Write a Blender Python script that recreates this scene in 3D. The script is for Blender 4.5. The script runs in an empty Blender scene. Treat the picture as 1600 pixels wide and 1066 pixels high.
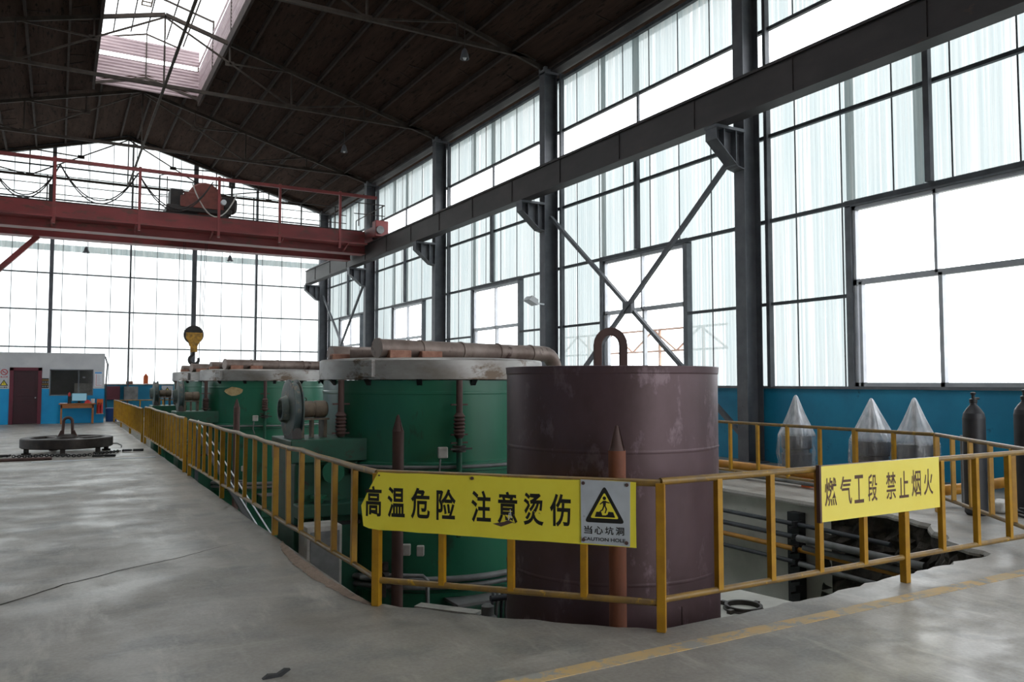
import bpy, math, random
from math import sin, cos, pi, atan2, sqrt
from mathutils import Vector, Matrix
from mathutils.geometry import tessellate_polygon
random.seed(7)
S = bpy.context.scene
COL = S.collection

# ------------------------------------------------------------------ camera, sky, exposure
cam_d = bpy.data.cameras.new('camera'); cam = bpy.data.objects.new('camera', cam_d); COL.objects.link(cam)
cam_d.sensor_width = 36.0; cam_d.lens = 1240.0/1600*36.0
cam_d.clip_start = 0.05; cam_d.clip_end = 400
YAW, PITCH = 0.5200475, 0.0515671
cam.location = (0, 0, 1.6)
cam.rotation_euler = (pi/2 + PITCH, 0, -YAW)
S.camera = cam
W = bpy.data.worlds.new('overcast_sky'); S.world = W; W.use_nodes = True
wn = W.node_tree.nodes; bgn = wn['Background']
bgn.inputs['Color'].default_value = (0.93, 0.97, 1.0, 1)
bgn.inputs['Strength'].default_value = 5.0
S.view_settings.view_transform = 'Standard'; S.view_settings.look = 'None'
S.view_settings.exposure = 0.0; S.view_settings.gamma = 1.0; S.view_settings.use_curve_mapping = False

# ------------------------------------------------------------------ materials
def srgb(r, g, b):
    f = lambda c: (c/255/12.92) if c/255 <= .04045 else ((c/255+.055)/1.055)**2.4
    return (f(r), f(g), f(b), 1)

class NT:
    def __init__(s, name):
        s.m = bpy.data.materials.new(name); s.m.use_nodes = True; s.t = s.m.node_tree; s.n = s.t.nodes; s.l = s.t.links
        s.b = s.n['Principled BSDF']; s.out = s.n['Material Output']
        s.tc = s.n.new('ShaderNodeTexCoord')
    def new(s, t, **kw):
        n = s.n.new(t)
        for k, v in kw.items():
            if k in n.inputs: n.inputs[k].default_value = v
            else: setattr(n, k, v)
        return n
    def noise(s, scale=5, detail=4, rough=.55, stretch=(1, 1, 1), off=(0, 0, 0)):
        mp = s.new('ShaderNodeMapping'); mp.inputs['Scale'].default_value = stretch; mp.inputs['Location'].default_value = off
        s.l.new(s.tc.outputs['Object'], mp.inputs['Vector'])
        n = s.new('ShaderNodeTexNoise', Scale=scale, Detail=detail, Roughness=rough)
        s.l.new(mp.outputs[0], n.inputs['Vector']); return n.outputs['Fac']
    def ramp(s, fac, stops):
        r = s.new('ShaderNodeValToRGB'); e = r.color_ramp.elements
        while len(e) < len(stops): e.new(.5)
        for i, (p, c) in enumerate(stops): e[i].position = p; e[i].color = c if len(c) == 4 else (*c, 1)
        s.l.new(fac, r.inputs['Fac']); return r.outputs['Color']
    def mix(s, fac, a, b, mode='MIX'):
        n = s.n.new('ShaderNodeMix'); n.data_type = 'RGBA'; n.blend_type = mode
        for sock, v in ((n.inputs[0], fac), (n.inputs[6], a), (n.inputs[7], b)):
            if hasattr(v, 'links'): s.l.new(v, sock)
            else: sock.default_value = v
        return n.outputs[2]
    def bump(s, h, strength=.3, dist=.01):
        b = s.new('ShaderNodeBump', Strength=strength, Distance=dist); s.l.new(h, b.inputs['Height']); s.l.new(b.outputs[0], s.b.inputs['Normal'])

def g(v): return (v, v, v, 1)

def paint(name, c1, c2=None, scale=3, lo=.4, hi=.65, rough=.5, metal=0, bump=.0, stretch=(1, 1, 1), c3=None, s3=12, t3=.62, spec=.5):
    m = NT(name)
    c = m.ramp(m.noise(scale, 6, .6, stretch), [(lo, c1), (hi, c2 or c1)])
    if c3: c = m.mix(m.ramp(m.noise(s3, 5, .7, stretch, (3, 7, 1)), [(t3, g(0)), (t3+.08, g(1))]), c, c3)
    m.l.new(c, m.b.inputs['Base Color'])
    m.b.inputs['Roughness'].default_value = rough; m.b.inputs['Metallic'].default_value = metal
    m.b.inputs['Specular IOR Level'].default_value = spec
    if bump: m.bump(m.noise(scale*6, 4), bump, .01)
    return m.m

M = {}
def concrete():
    m = NT('floor_concrete')
    big = m.noise(.35, 5, .6); mid = m.noise(1.6, 8, .65, (1, 1, 1), (4, 2, 0)); fine = m.noise(40, 3, .6)
    c = m.ramp(big, [(.35, srgb(138, 131, 122)), (.65, srgb(162, 155, 145))])
    c = m.mix(m.ramp(mid, [(.38, g(.75)), (.5, g(0))]), c, srgb(120, 118, 113))
    c = m.mix(m.ramp(m.noise(.9, 8, .7, (1, .35, 1), (9, 1, 0)), [(.56, g(0)), (.72, g(.55))]), c, srgb(190, 185, 177))
    c = m.mix(.12, c, m.ramp(fine, [(.3, g(.15)), (.7, g(.7))]))
    c = m.mix(m.ramp(m.noise(2.6, 9, .75, (1, .22, 1), (3, 7, 0)), [(.54, g(0)), (.66, g(.5))]), c, srgb(196, 189, 178))
    c = m.mix(m.ramp(m.noise(1.7, 9, .75, (.3, 1, 1), (13, 2, 0)), [(.56, g(0)), (.68, g(.4))]), c, srgb(192, 186, 176))
    c = m.mix(m.ramp(m.noise(1.2, 8, .7, (.5, 1, 1), (1, 17, 0)), [(.56, g(0)), (.7, g(.5))]), c, srgb(118, 113, 106))
    m.l.new(c, m.b.inputs['Base Color'])
    r = m.ramp(m.noise(1.1, 7, .7, (1, 1, 1), (2, 5, 0)), [(.4, g(.3)), (.62, g(.6))])
    m.l.new(r, m.b.inputs['Roughness']); m.b.inputs['Specular IOR Level'].default_value = .45
    m.bump(m.noise(14, 6, .6), .12, .01)
    return m.m
M['floor'] = concrete()
M['rough_concrete'] = paint('rough_concrete', srgb(150, 146, 139), srgb(178, 174, 166), 5, rough=.85, bump=.5, c3=srgb(112, 108, 102), s3=9)
M['white_wall'] = paint('white_wash', srgb(178, 176, 168), srgb(200, 198, 190), 1.4, rough=.8, bump=.1, c3=srgb(110, 100, 88), s3=5, t3=.66)
M['rubble'] = paint('crumbled_mortar', srgb(158, 136, 120), srgb(136, 118, 104), 9, rough=.9, bump=.9, c3=srgb(96, 84, 74), s3=30, t3=.6)
M['patch'] = paint('bare_primer_patch', srgb(206, 180, 130), srgb(180, 146, 100), 8, rough=.6)
M['earth'] = paint('broken_earth', srgb(40, 36, 33), srgb(92, 85, 78), 5, .35, .7, rough=.95, bump=1.0)
M['blue_wall'] = paint('blue_wall_paint', srgb(14, 124, 162), srgb(22, 140, 178), 1.2, rough=.55, bump=.03, c3=srgb(10, 88, 116), s3=3, t3=.64)
M['office_blue'] = paint('office_blue_paint', srgb(0, 142, 200), srgb(6, 156, 212), 1.2, rough=.5)
M['plaster'] = paint('grey_white_plaster', srgb(196, 196, 200), srgb(208, 208, 210), 1.5, rough=.8)
M['steel'] = paint('dark_grey_steel_paint', srgb(84, 86, 92), srgb(100, 102, 107), 2.5, rough=.55, c3=srgb(58, 44, 38), s3=6, t3=.66)
M['girt'] = paint('girt_steel', srgb(62, 66, 72), srgb(82, 86, 90), 3, rough=.6)
M['truss'] = paint('truss_steel', srgb(56, 49, 45), srgb(72, 63, 57), 3, rough=.8, spec=.25)
M['beam'] = paint('runway_beam_steel', srgb(44, 38, 38), srgb(58, 50, 50), 2, rough=.55, stretch=(1, .4, 1), c3=srgb(78, 56, 46), s3=4, t3=.64)
M['roofboard'] = paint('brown_roof_boards', srgb(47, 36, 32), srgb(64, 49, 42), 1.2, .3, .7, rough=1, spec=.05, stretch=(5, .6, 1), c3=srgb(34, 27, 25), s3=3, t3=.55)
M['purlin'] = paint('purlin_steel', srgb(46, 38, 36), srgb(58, 48, 44), 3, rough=.9, spec=.15)
M['louvre'] = paint('faded_pink_sheet', srgb(150, 130, 134), srgb(172, 152, 154), 1.5, rough=.6, stretch=(1, 1, 6))
M['yellow'] = paint('yellow_railing_paint', srgb(184, 136, 22), srgb(164, 116, 18), 6, .4, .65, rough=.42, c3=srgb(92, 62, 26), s3=18, t3=.66)
M['rail'] = paint('worn_yellow_handrail', srgb(150, 116, 52), srgb(122, 96, 58), 7, .4, .62, rough=.42, c3=srgb(196, 150, 40), s3=9, t3=.6)
M['sign_yellow'] = paint('sign_yellow', srgb(255, 238, 74), srgb(250, 230, 66), 4, rough=.42, c3=srgb(150, 128, 40), s3=14, t3=.73)
M['sign_yellow_new'] = paint('pale_sign_yellow', srgb(255, 236, 112), srgb(252, 230, 100), 2, rough=.38)
M['sign_white'] = paint('sign_white', srgb(200, 204, 210), srgb(186, 190, 196), 5, rough=.4, c3=srgb(140, 140, 140), s3=12, t3=.7)
M['ink'] = paint('black_ink', srgb(26, 22, 18), srgb(34, 30, 26), 8, rough=.6)
M['ink_brown'] = paint('dark_brown_ink', srgb(86, 56, 40), srgb(100, 68, 50), 8, rough=.6)
M['red_ink'] = paint('red_ink', srgb(190, 40, 50), rough=.6)
M['green'] = paint('green_furnace_paint', srgb(34, 98, 74), srgb(46, 118, 90), 1.0, .35, .7, rough=.3, stretch=(1, 1, .5), c3=srgb(52, 74, 58), s3=1.6, t3=.6)
M['green_dark'] = paint('dirty_green_paint', srgb(20, 72, 54), srgb(30, 92, 68), 2, rough=.45, c3=srgb(50, 48, 38), s3=4, t3=.58)
M['insul'] = paint('stained_silver_cladding', srgb(168, 164, 161), srgb(134, 126, 119), 1.1, .42, .62, rough=.42, metal=.35, stretch=(1, 1, 2), c3=srgb(104, 86, 70), s3=1.7, t3=.56)
M['duct'] = paint('heat_stained_duct', srgb(146, 130, 122), srgb(112, 94, 86), 2.2, .4, .62, rough=.45, metal=.35, c3=srgb(72, 50, 44), s3=3.5, t3=.56)
M['brick'] = paint('scorched_fire_brick', srgb(178, 132, 112), srgb(150, 104, 88), 9, rough=.85)
M['drum'] = paint('brown_scaled_steel', srgb(76, 56, 57), srgb(100, 78, 84), 1.6, .35, .7, rough=.45, metal=.35, stretch=(1, 1, .55), bump=.06, c3=srgb(116, 96, 102), s3=4, t3=.56)
M['weld'] = paint('weld_seam', srgb(66, 48, 48), srgb(90, 66, 62), 20, rough=.6, metal=.3)
M['rust'] = paint('rusty_pipe', srgb(134, 78, 54), srgb(112, 66, 48), 5, rough=.7, stretch=(1, 1, .3), bump=.2)
M['rust_dark'] = paint('dark_rusty_pipe', srgb(84, 62, 58), srgb(98, 72, 66), 5, rough=.7, stretch=(1, 1, .3))
M['iron'] = paint('dark_cast_iron', srgb(52, 46, 44), srgb(70, 62, 58), 6, rough=.5, metal=.3, c3=srgb(96, 70, 56), s3=10, t3=.64)
M['black'] = paint('black_fitting', srgb(24, 24, 26), srgb(36, 36, 38), 6, rough=.5)
M['cylinder'] = paint('black_gas_cylinder_paint', srgb(38, 38, 42), srgb(52, 50, 54), 3, rough=.45, c3=srgb(78, 66, 58), s3=8, t3=.66)
M['crane'] = paint('crane_red_paint', srgb(138, 58, 58), srgb(116, 50, 50), 1.6, rough=.5, stretch=(.4, 1, 1), c3=srgb(104, 62, 54), s3=3, t3=.55)
M['crane_dark'] = paint('crane_black', srgb(34, 30, 30), srgb(52, 44, 42), 4, rough=.6)
M['crane_rust'] = paint('hoist_rust_red', srgb(120, 62, 52), srgb(98, 50, 44), 4, rough=.6)
M['hook_yellow'] = paint('hook_block_yellow', srgb(196, 144, 40), srgb(120, 88, 34), 6, rough=.5)
M['gas_yellow'] = paint('gas_pipe_yellow', srgb(200, 140, 44), srgb(176, 118, 36), 4, rough=.45)
M['grey_pipe'] = paint('grey_pipe_paint', srgb(130, 130, 130), srgb(104, 104, 104), 4, rough=.45)
M['dark_pipe'] = paint('dark_pipe_paint', srgb(52, 54, 60), srgb(70, 72, 78), 3, rough=.45)
M['box'] = paint('pale_instrument_box', srgb(196, 192, 186), srgb(170, 164, 156), 8, rough=.5)
M['motor'] = paint('dusty_motor', srgb(120, 104, 86), srgb(92, 80, 66), 8, rough=.6)
M['fan'] = paint('dusty_fan_housing', srgb(96, 106, 98), srgb(70, 84, 86), 3, .4, .6, rough=.5, c3=srgb(130, 116, 98), s3=5, t3=.56)
M['door'] = paint('maroon_door', srgb(52, 16, 26), srgb(60, 20, 32), 2, rough=.45)
M['door_frame'] = paint('maroon_door_frame', srgb(96, 30, 46), srgb(104, 36, 52), 2, rough=.45)
M['wood'] = paint('desk_wood', srgb(166, 106, 58), srgb(140, 86, 46), 4, rough=.55, stretch=(.3, 1, 1))
M['alu'] = paint('aluminium_frame', srgb(176, 178, 182), srgb(160, 162, 168), 3, rough=.4, metal=.3)
M['alu_dark'] = paint('dark_window_frame', srgb(98, 102, 108), srgb(116, 120, 126), 3, rough=.5)
M['paper'] = paint('paper', srgb(226, 228, 234), rough=.8)
M['light_blue'] = paint('poster_header_blue', srgb(90, 160, 220), rough=.7)
M['orange'] = paint('orange_paint', srgb(220, 100, 40), rough=.5)
M['red'] = paint('red_paint', srgb(190, 44, 44), rough=.45)
M['blue_plastic'] = paint('blue_plastic', srgb(10, 60, 120), rough=.4)
M['white_plastic'] = paint('white_plastic', srgb(216, 218, 222), rough=.4)
M['line'] = paint('worn_yellow_line', srgb(206, 172, 118), srgb(188, 166, 130), 5, .4, .62, rough=.6, c3=srgb(160, 156, 148), s3=6, t3=.5)
M['room'] = paint('office_interior', srgb(120, 124, 126), srgb(104, 108, 110), 2, rough=.8)
M['ext_orange'] = paint('exterior_orange_steel', srgb(216, 172, 150), rough=.6)
M['ext_blue'] = paint('exterior_blue_sheet', srgb(14, 20, 52), rough=.6)
M['ext_ground'] = paint('exterior_ground', srgb(150, 148, 140), srgb(120, 122, 110), .3, rough=.9)
def mk_screen():
    m = NT('monitor_screen'); m.b.inputs['Base Color'].default_value = g(.02)
    m.b.inputs['Emission Color'].default_value = srgb(140, 190, 210); m.b.inputs['Emission Strength'].default_value = .55
    return m.m
M['screen'] = mk_screen()
def thin(name, color, rough, transp, axis_scale, dirt, tint2, streak=True):
    """translucent fibreglass: part of the light passes straight, the rest is scattered through"""
    m = NT(name); m.n.remove(m.b)
    tr = m.new('ShaderNodeBsdfTransparent'); tl = m.new('ShaderNodeBsdfTranslucent'); df = m.new('ShaderNodeBsdfDiffuse')
    st = m.noise(axis_scale, 3, .6, (1, 1, .012)); st2 = m.noise(axis_scale*.22, 2, .5, (1, 1, .01), (5, 5, 0))
    c = m.ramp(st, [(.36, tint2), (.62, color)])
    c = m.mix(m.ramp(st2, [(.38, g(.7)), (.6, g(0))]), c, tint2)
    c = m.mix(m.ramp(m.noise(1.3, 5, .6), [(.35, g(.5)), (.6, g(0))]), c, dirt)
    m.l.new(c, tl.inputs['Color'])
    df.inputs['Color'].default_value = (.35, .37, .37, 1)
    a = m.new('ShaderNodeMixShader'); a.inputs[0].default_value = .25
    m.l.new(tl.outputs[0], a.inputs[1]); m.l.new(df.outputs[0], a.inputs[2])
    b = m.new('ShaderNodeMixShader')
    tf = m.ramp(m.noise(axis_scale*.7, 2, .5, (1, 1, .01), (1, 8, 0)), [(.56, g(transp)), (.7, g(min(1, transp*3.2)))])
    m.l.new(tf, b.inputs[0]); m.l.new(a.outputs[0], b.inputs[1]); m.l.new(tr.outputs[0], b.inputs[2])
    m.l.new(b.outputs[0], m.out.inputs['Surface'])
    return m.m
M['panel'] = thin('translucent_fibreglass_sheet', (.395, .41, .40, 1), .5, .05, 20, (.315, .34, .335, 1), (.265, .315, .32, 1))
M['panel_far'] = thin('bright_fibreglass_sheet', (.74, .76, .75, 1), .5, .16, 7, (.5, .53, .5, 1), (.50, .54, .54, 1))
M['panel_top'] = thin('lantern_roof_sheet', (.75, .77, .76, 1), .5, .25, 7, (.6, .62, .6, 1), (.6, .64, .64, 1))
def mk_glass():
    m = NT('window_glass'); m.n.remove(m.b)
    tr = m.new('ShaderNodeBsdfTransparent'); gl = m.new('ShaderNodeBsdfGlossy'); gl.inputs['Roughness'].default_value = .05
    fr = m.new('ShaderNodeValue'); fr.outputs[0].default_value = .05; mx = m.new('ShaderNodeMixShader')
    m.l.new(fr.outputs[0], mx.inputs[0]); m.l.new(tr.outputs[0], mx.inputs[1]); m.l.new(gl.outputs[0], mx.inputs[2])
    m.l.new(mx.outputs[0], m.out.inputs['Surface']); return m.m
M['glass'] = mk_glass()
def mk_plastic_wrap():
    m = NT('clear_plastic_wrap'); m.n.remove(m.b)
    tr = m.new('ShaderNodeBsdfTransparent'); df = m.new('ShaderNodeBsdfDiffuse'); tl = m.new('ShaderNodeBsdfTranslucent'); gl = m.new('ShaderNodeBsdfGlossy')
    df.inputs['Color'].default_value = (.85, .85, .88, 1); tl.inputs['Color'].default_value = (.8, .8, .82, 1); gl.inputs['Roughness'].default_value = .15
    a = m.new('ShaderNodeMixShader'); a.inputs[0].default_value = .35; m.l.new(df.outputs[0], a.inputs[1]); m.l.new(tl.outputs[0], a.inputs[2])
    g2 = m.new('ShaderNodeMixShader'); g2.inputs[0].default_value = .15; m.l.new(a.outputs[0], g2.inputs[1]); m.l.new(gl.outputs[0], g2.inputs[2])
    sp = m.new('ShaderNodeSeparateXYZ'); m.l.new(m.tc.outputs['Object'], sp.inputs[0])
    base = m.ramp(m.noise(9, 4, .6, (1, 1, .25)), [(.40, g(.08)), (.66, g(.4))])
    f = m.ramp(sp.outputs['Z'], [(.64, g(.0)), (.72, g(.42))])
    fac = m.mix(1.0, base, f, 'ADD')
    b = m.new('ShaderNodeMixShader'); m.l.new(fac, b.inputs[0]); m.l.new(tr.outputs[0], b.inputs[1]); m.l.new(g2.outputs[0], b.inputs[2])
    m.l.new(b.outputs[0], m.out.inputs['Surface']); return m.m
M['wrap'] = mk_plastic_wrap()

# ------------------------------------------------------------------ mesh helpers
OFF = {}   # world offset of each built parent (nothing is rotated while building)
class MB:
    def __init__(s): s.v = []; s.f = []; s.sm = []
    def add(s, vs, fs, smooth=False):
        b = len(s.v); s.v += [tuple(v) for v in vs]
        for f in fs: s.f.append(tuple(b+i for i in f)); s.sm.append(smooth)
        return s
    def box(s, a, b, rot=0, about=None):
        x0, y0, z0 = a; x1, y1, z1 = b
        vs = [Vector(p) for p in ((x0, y0, z0), (x1, y0, z0), (x1, y1, z0), (x0, y1, z0), (x0, y0, z1), (x1, y0, z1), (x1, y1, z1), (x0, y1, z1))]
        if rot:
            c = Vector(about or ((x0+x1)/2, (y0+y1)/2, (z0+z1)/2)); R = Matrix.Rotation(rot, 3, 'Z'); vs = [c + R @ (v-c) for v in vs]
        return s.add(vs, [(0, 3, 2, 1), (4, 5, 6, 7), (0, 1, 5, 4), (1, 2, 6, 5), (2, 3, 7, 6), (3, 0, 4, 7)])
    def cbox(s, c, d, rot=0): return s.box([c[i]-d[i]/2 for i in range(3)], [c[i]+d[i]/2 for i in range(3)], rot)
    def bar(s, p, q, w, h=None, up=(0, 0, 1)):
        p, q = Vector(p), Vector(q); h = h or w; d = (q-p).normalized(); up = Vector(up)
        if abs(d.dot(up)) > .98: up = Vector((0, 1, 0))
        x = d.cross(up).normalized(); y = x.cross(d)
        vs = [e + x*sx*w/2 + y*sy*h/2 for e in (p, q) for sx, sy in ((-1, -1), (1, -1), (1, 1), (-1, 1))]
        return s.add(vs, [(0, 1, 2, 3), (7, 6, 5, 4), (0, 4, 5, 1), (1, 5, 6, 2), (2, 6, 7, 3), (3, 7, 4, 0)])
    def tube(s, pts, r, seg=10, closed=False, caps=True):
        pts = [Vector(p) for p in pts]; n = len(pts); rr = r if hasattr(r, '__len__') else [r]*n
        vs = []; prev = None
        for i, p in enumerate(pts):
            a = pts[i-1] if (i > 0 or closed) else p; b = pts[(i+1) % n] if (i < n-1 or closed) else p
            d = (b-a).normalized()
            if prev is None:
                u = Vector((0, 0, 1)) if abs(d.z) < .95 else Vector((0, 1, 0)); x = d.cross(u).normalized()
            else:
                x = (prev - d*prev.dot(d)).normalized()
            prev = x; y = d.cross(x)
            vs += [p + (x*cos(2*pi*k/seg) + y*sin(2*pi*k/seg))*rr[i] for k in range(seg)]
        fs = []
        for i in range(n if closed else n-1):
            j = (i+1) % n
            fs += [(i*seg+k, i*seg+(k+1) % seg, j*seg+(k+1) % seg, j*seg+k) for k in range(seg)]
        if caps and not closed: s.add(vs, fs, True); s.add(vs[:seg], [tuple(range(seg))[::-1]]); s.add(vs[-seg:], [tuple(range(seg))])
        else: s.add(vs, fs, True)
        return s
    def cyl(s, p, q, r, seg=16): return s.tube([p, q], r, seg)
    def lathe(s, prof, c=(0, 0, 0), seg=48, axis='Z', smooth=True, arc=None):
        pr = [prof[0]]
        for (r0, z0), (r1, z1) in zip(prof[:-1], prof[1:]):
            L = math.hypot(r1-r0, z1-z0)
            if L > .02: e = .0025/L; pr += [(r0+(r1-r0)*e, z0+(z1-z0)*e), (r1-(r1-r0)*e, z1-(z1-z0)*e)]
            pr.append((r1, z1))
        prof = pr; c = Vector(c); vs = []; n = len(prof)
        for k in range(seg):
            a = 2*pi*k/seg
            for r, z in prof:
                if axis == 'Z': vs.append(c+Vector((r*cos(a), r*sin(a), z)))
                elif axis == 'X': vs.append(c+Vector((z, r*cos(a), r*sin(a))))
                else: vs.append(c+Vector((r*sin(a), z, r*cos(a))))
        fs = []
        for k in range(seg):
            j = (k+1) % seg
            for i in range(n-1): fs.append((k*n+i, j*n+i, j*n+i+1, k*n+i+1))
        return s.add(vs, fs, smooth)
    def prism(s, poly, ax, a, b):
        """poly: 2-D points; ax: axis of extrusion from a to b"""
        def P(u, v, w): return {'X': (w, u, v), 'Y': (u, w, v), 'Z': (u, v, w)}[ax]
        n = len(poly); vs = [P(u, v, a) for u, v in poly] + [P(u, v, b) for u, v in poly]
        tri = tessellate_polygon([[Vector((u, v, 0)) for u, v in poly]])
        fs = [tuple(t) for t in tri] + [tuple(n+i for i in t[::-1]) for t in tri] + [(i, (i+1) % n, n+(i+1) % n, n+i) for i in range(n)]
        return s.add(vs, fs)
    def xform(s, Mx, start=0):
        for i in range(start, len(s.v)): s.v[i] = tuple(Mx @ Vector(s.v[i]))
        return s
    def build(s, name, mat, parent=None, origin=None, bevel=0, kind=None, label=None):
        if parent is not None: off = OFF[parent]
        else: off = Vector(origin) if origin is not None else Vector((0, 0, 0))
        me = bpy.data.meshes.new(name)
        me.from_pydata([tuple(Vector(v)-off) for v in s.v], [], s.f)
        me.polygons.foreach_set('use_smooth', s.sm)
        import bmesh
        bm = bmesh.new(); bm.from_mesh(me); bmesh.ops.recalc_face_normals(bm, faces=bm.faces); bm.to_mesh(me); bm.free()
        me.materials.append(M[mat] if isinstance(mat, str) else mat)
        o = bpy.data.objects.new(name, me); COL.objects.link(o)
        if parent is not None: o.parent = parent
        else: o.location = off
        OFF[o] = off
        if bevel:
            md = o.modifiers.new('bevel', 'BEVEL'); md.width = bevel; md.segments = 2; md.limit_method = 'ANGLE'
        if kind: o['kind'] = kind
        if label: o['label'] = label
        return o

def thing(name, label, cat, loc, group=None):
    o = bpy.data.objects.new(name, None); COL.objects.link(o); o.location = loc; o.empty_display_size = .2
    o['label'] = label; o['category'] = cat
    if group: o['group'] = group
    OFF[o] = Vector(loc); return o
def tag(o, label, cat, group=None):
    o['label'] = label; o['category'] = cat
    if group: o['group'] = group
    return o
def copy_tree(o, parent=None):
    c = o.copy(); COL.objects.link(c)
    if parent is not None: c.parent = parent
    for ch in list(o.children): copy_tree(ch, c)
    return c
def arc(c, r, a0, a1, n, plane='XZ'):
    out = []
    for i in range(n+1):
        a = a0+(a1-a0)*i/n
        u, v = r*cos(a), r*sin(a)
        out.append((c[0]+u, c[1], c[2]+v) if plane == 'XZ' else (c[0], c[1]+u, c[2]+v) if plane == 'YZ' else (c[0]+u, c[1]+v, c[2]))
    return out
def text_verts(txt, bold=.0):
    cu = bpy.data.curves.new('t', 'FONT'); cu.body = txt; cu.offset = bold; cu.extrude = 0; cu.resolution_u = 4
    o = bpy.data.objects.new('t', cu); COL.objects.link(o)
    dg = bpy.context.evaluated_depsgraph_get(); me = bpy.data.meshes.new_from_object(o.evaluated_get(dg))
    vs = [v.co.copy() for v in me.vertices]; fs = [tuple(p.vertices) for p in me.polygons]
    bpy.data.objects.remove(o); bpy.data.curves.remove(cu); bpy.data.meshes.remove(me)
    return vs, fs
def add_text(mb, txt, o, ux, uz, x0, x1, z0, z1, bold=.02, n=None):
    """fit the text in the box x0..x1, z0..z1 of the plane with origin o and axes ux, uz; n = outward normal offset vector"""
    vs, fs = text_verts(txt, bold)
    if not vs: return
    a = min(v.x for v in vs); b = max(v.x for v in vs); c = min(v.y for v in vs); d = max(v.y for v in vs)
    o, ux, uz = Vector(o), Vector(ux), Vector(uz)
    mb.add([o + ux*(x0+(v.x-a)/(b-a)*(x1-x0)) + uz*(z0+(v.y-c)/(d-c)*(z1-z0)) for v in vs], fs)

# ------------------------------------------------------------------ THE HALL: floor and pit
XR, XL, YF, YB = 12.4, -7.1, 41.3, -9.0
def jag(p, q, n, amp):
    p, q = Vector((*p, 0)), Vector((*q, 0)); d = (q-p); nrm = Vector((d.y, -d.x, 0)).normalized()
    return [tuple((p + d*i/n + nrm*(random.uniform(-amp, amp) if i else 0)).xy) for i in range(n)]
pit = (jag((2.0, 35.8), (2.0, 5.6), 50, .015) + jag((2.0, 5.6), (2.62, 4.82), 7, .02) + jag((2.62, 4.82), (3.42, 4.06), 8, .025) + jag((3.42, 4.06), (4.5, 4.06), 9, .015)
       + jag((4.5, 4.06), (6.5, 4.2), 16, .03) + jag((6.5, 4.2), (7.6, 4.28), 9, .04) + jag((7.6, 4.28), (7.84, 4.85), 5, .04) + jag((7.84, 4.85), (8.6, 5.5), 6, .06)
       + jag((8.6, 5.5), (8.85, 6.2), 5, .05) + jag((8.85, 6.2), (8.75, 7.0), 5, .03) + jag((8.75, 7.0), (8.75, 35.8), 30, .008))
outer = [(XL, YB), (XR, YB), (XR, YF), (XL, YF)]
fl = MB()
tri = tessellate_polygon([[Vector((*p, 0)) for p in outer], [Vector((*p, 0)) for p in pit]])
allp = outer+pit
fl.add([(x, y, 0) for x, y in allp], [tuple(t) for t in tri])
nP = len(pit)
# broken lip: slopes a little outward into the pit, then down
lip = []
for i, (x, y) in enumerate(pit):
    a = Vector(pit[i-1]); b = Vector(pit[(i+1) % nP]); d = (b-a).normalized(); lip.append((x-d.y*.03, y+d.x*.03))
fl.add([(x, y, 0) for x, y in pit] + [(x, y, -.035) for x, y in lip] + [(x, y, -.06) for x, y in lip],
       [(i, (i+1) % nP, nP+(i+1) % nP, nP+i) for i in range(nP)] + [(nP+i, nP+(i+1) % nP, 2*nP+(i+1) % nP, 2*nP+i) for i in range(nP)])
fl.build('floor', 'floor', kind='structure')
MB().box((1.8, 3.8, -3.1), (9.3, 36, -3.0)).build('floor_pit', 'rough_concrete', kind='structure')
def wallstrip(name, pts, z0, z1, mat, nz=1, amp=0):
    m = MB(); n = len(pts)
    vs = []
    for k in range(nz+1):
        z = z1+(z0-z1)*k/nz
        for x, y in pts: vs.append((x+random.uniform(-amp, amp), y+random.uniform(-amp, amp), z))
    m.add(vs, [(k*n+i, k*n+i+1, (k+1)*n+i+1, (k+1)*n+i) for k in range(nz) for i in range(n-1)])
    return m.build(name, mat, kind='structure')
wallstrip('wall_pit_right', [(8.80, 7.0), (8.80, 35.85)], -3, -.02, 'white_wall')
wallstrip('wall_pit_left', [(1.96, 35.85), (1.96, 5.6)], -3, -.04, 'rough_concrete')
wallstrip('wall_pit_end', [(8.85, 35.85), (1.96, 35.85)], -3, -.04, 'white_wall')
wallstrip('wall_pit_front', [(1.96, 5.6), (3.42, 4.0), (7.6, 4.2)], -3, -.04, 'rough_concrete')
cp = jag((7.3, 4.27), (7.62, 4.30), 6, .02)+jag((7.62, 4.30), (7.86, 4.86), 8, .02)+jag((7.86, 4.86), (8.64, 5.48), 10, .02)+jag((8.64, 5.48), (8.90, 6.2), 8, .02)+jag((8.90, 6.2), (8.80, 7.08), 8, .01)+[(8.80, 7.15)]
MB().box((7.5, 4.0, -3), (9.3, 4.1, -.05)).box((9.2, 4.0, -3), (9.3, 8, -.05)).build('wall_pit_backing', 'earth', kind='structure')
wallstrip('wall_pit_corner', cp, -3, -.03, 'earth', 40, .035)
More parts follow.
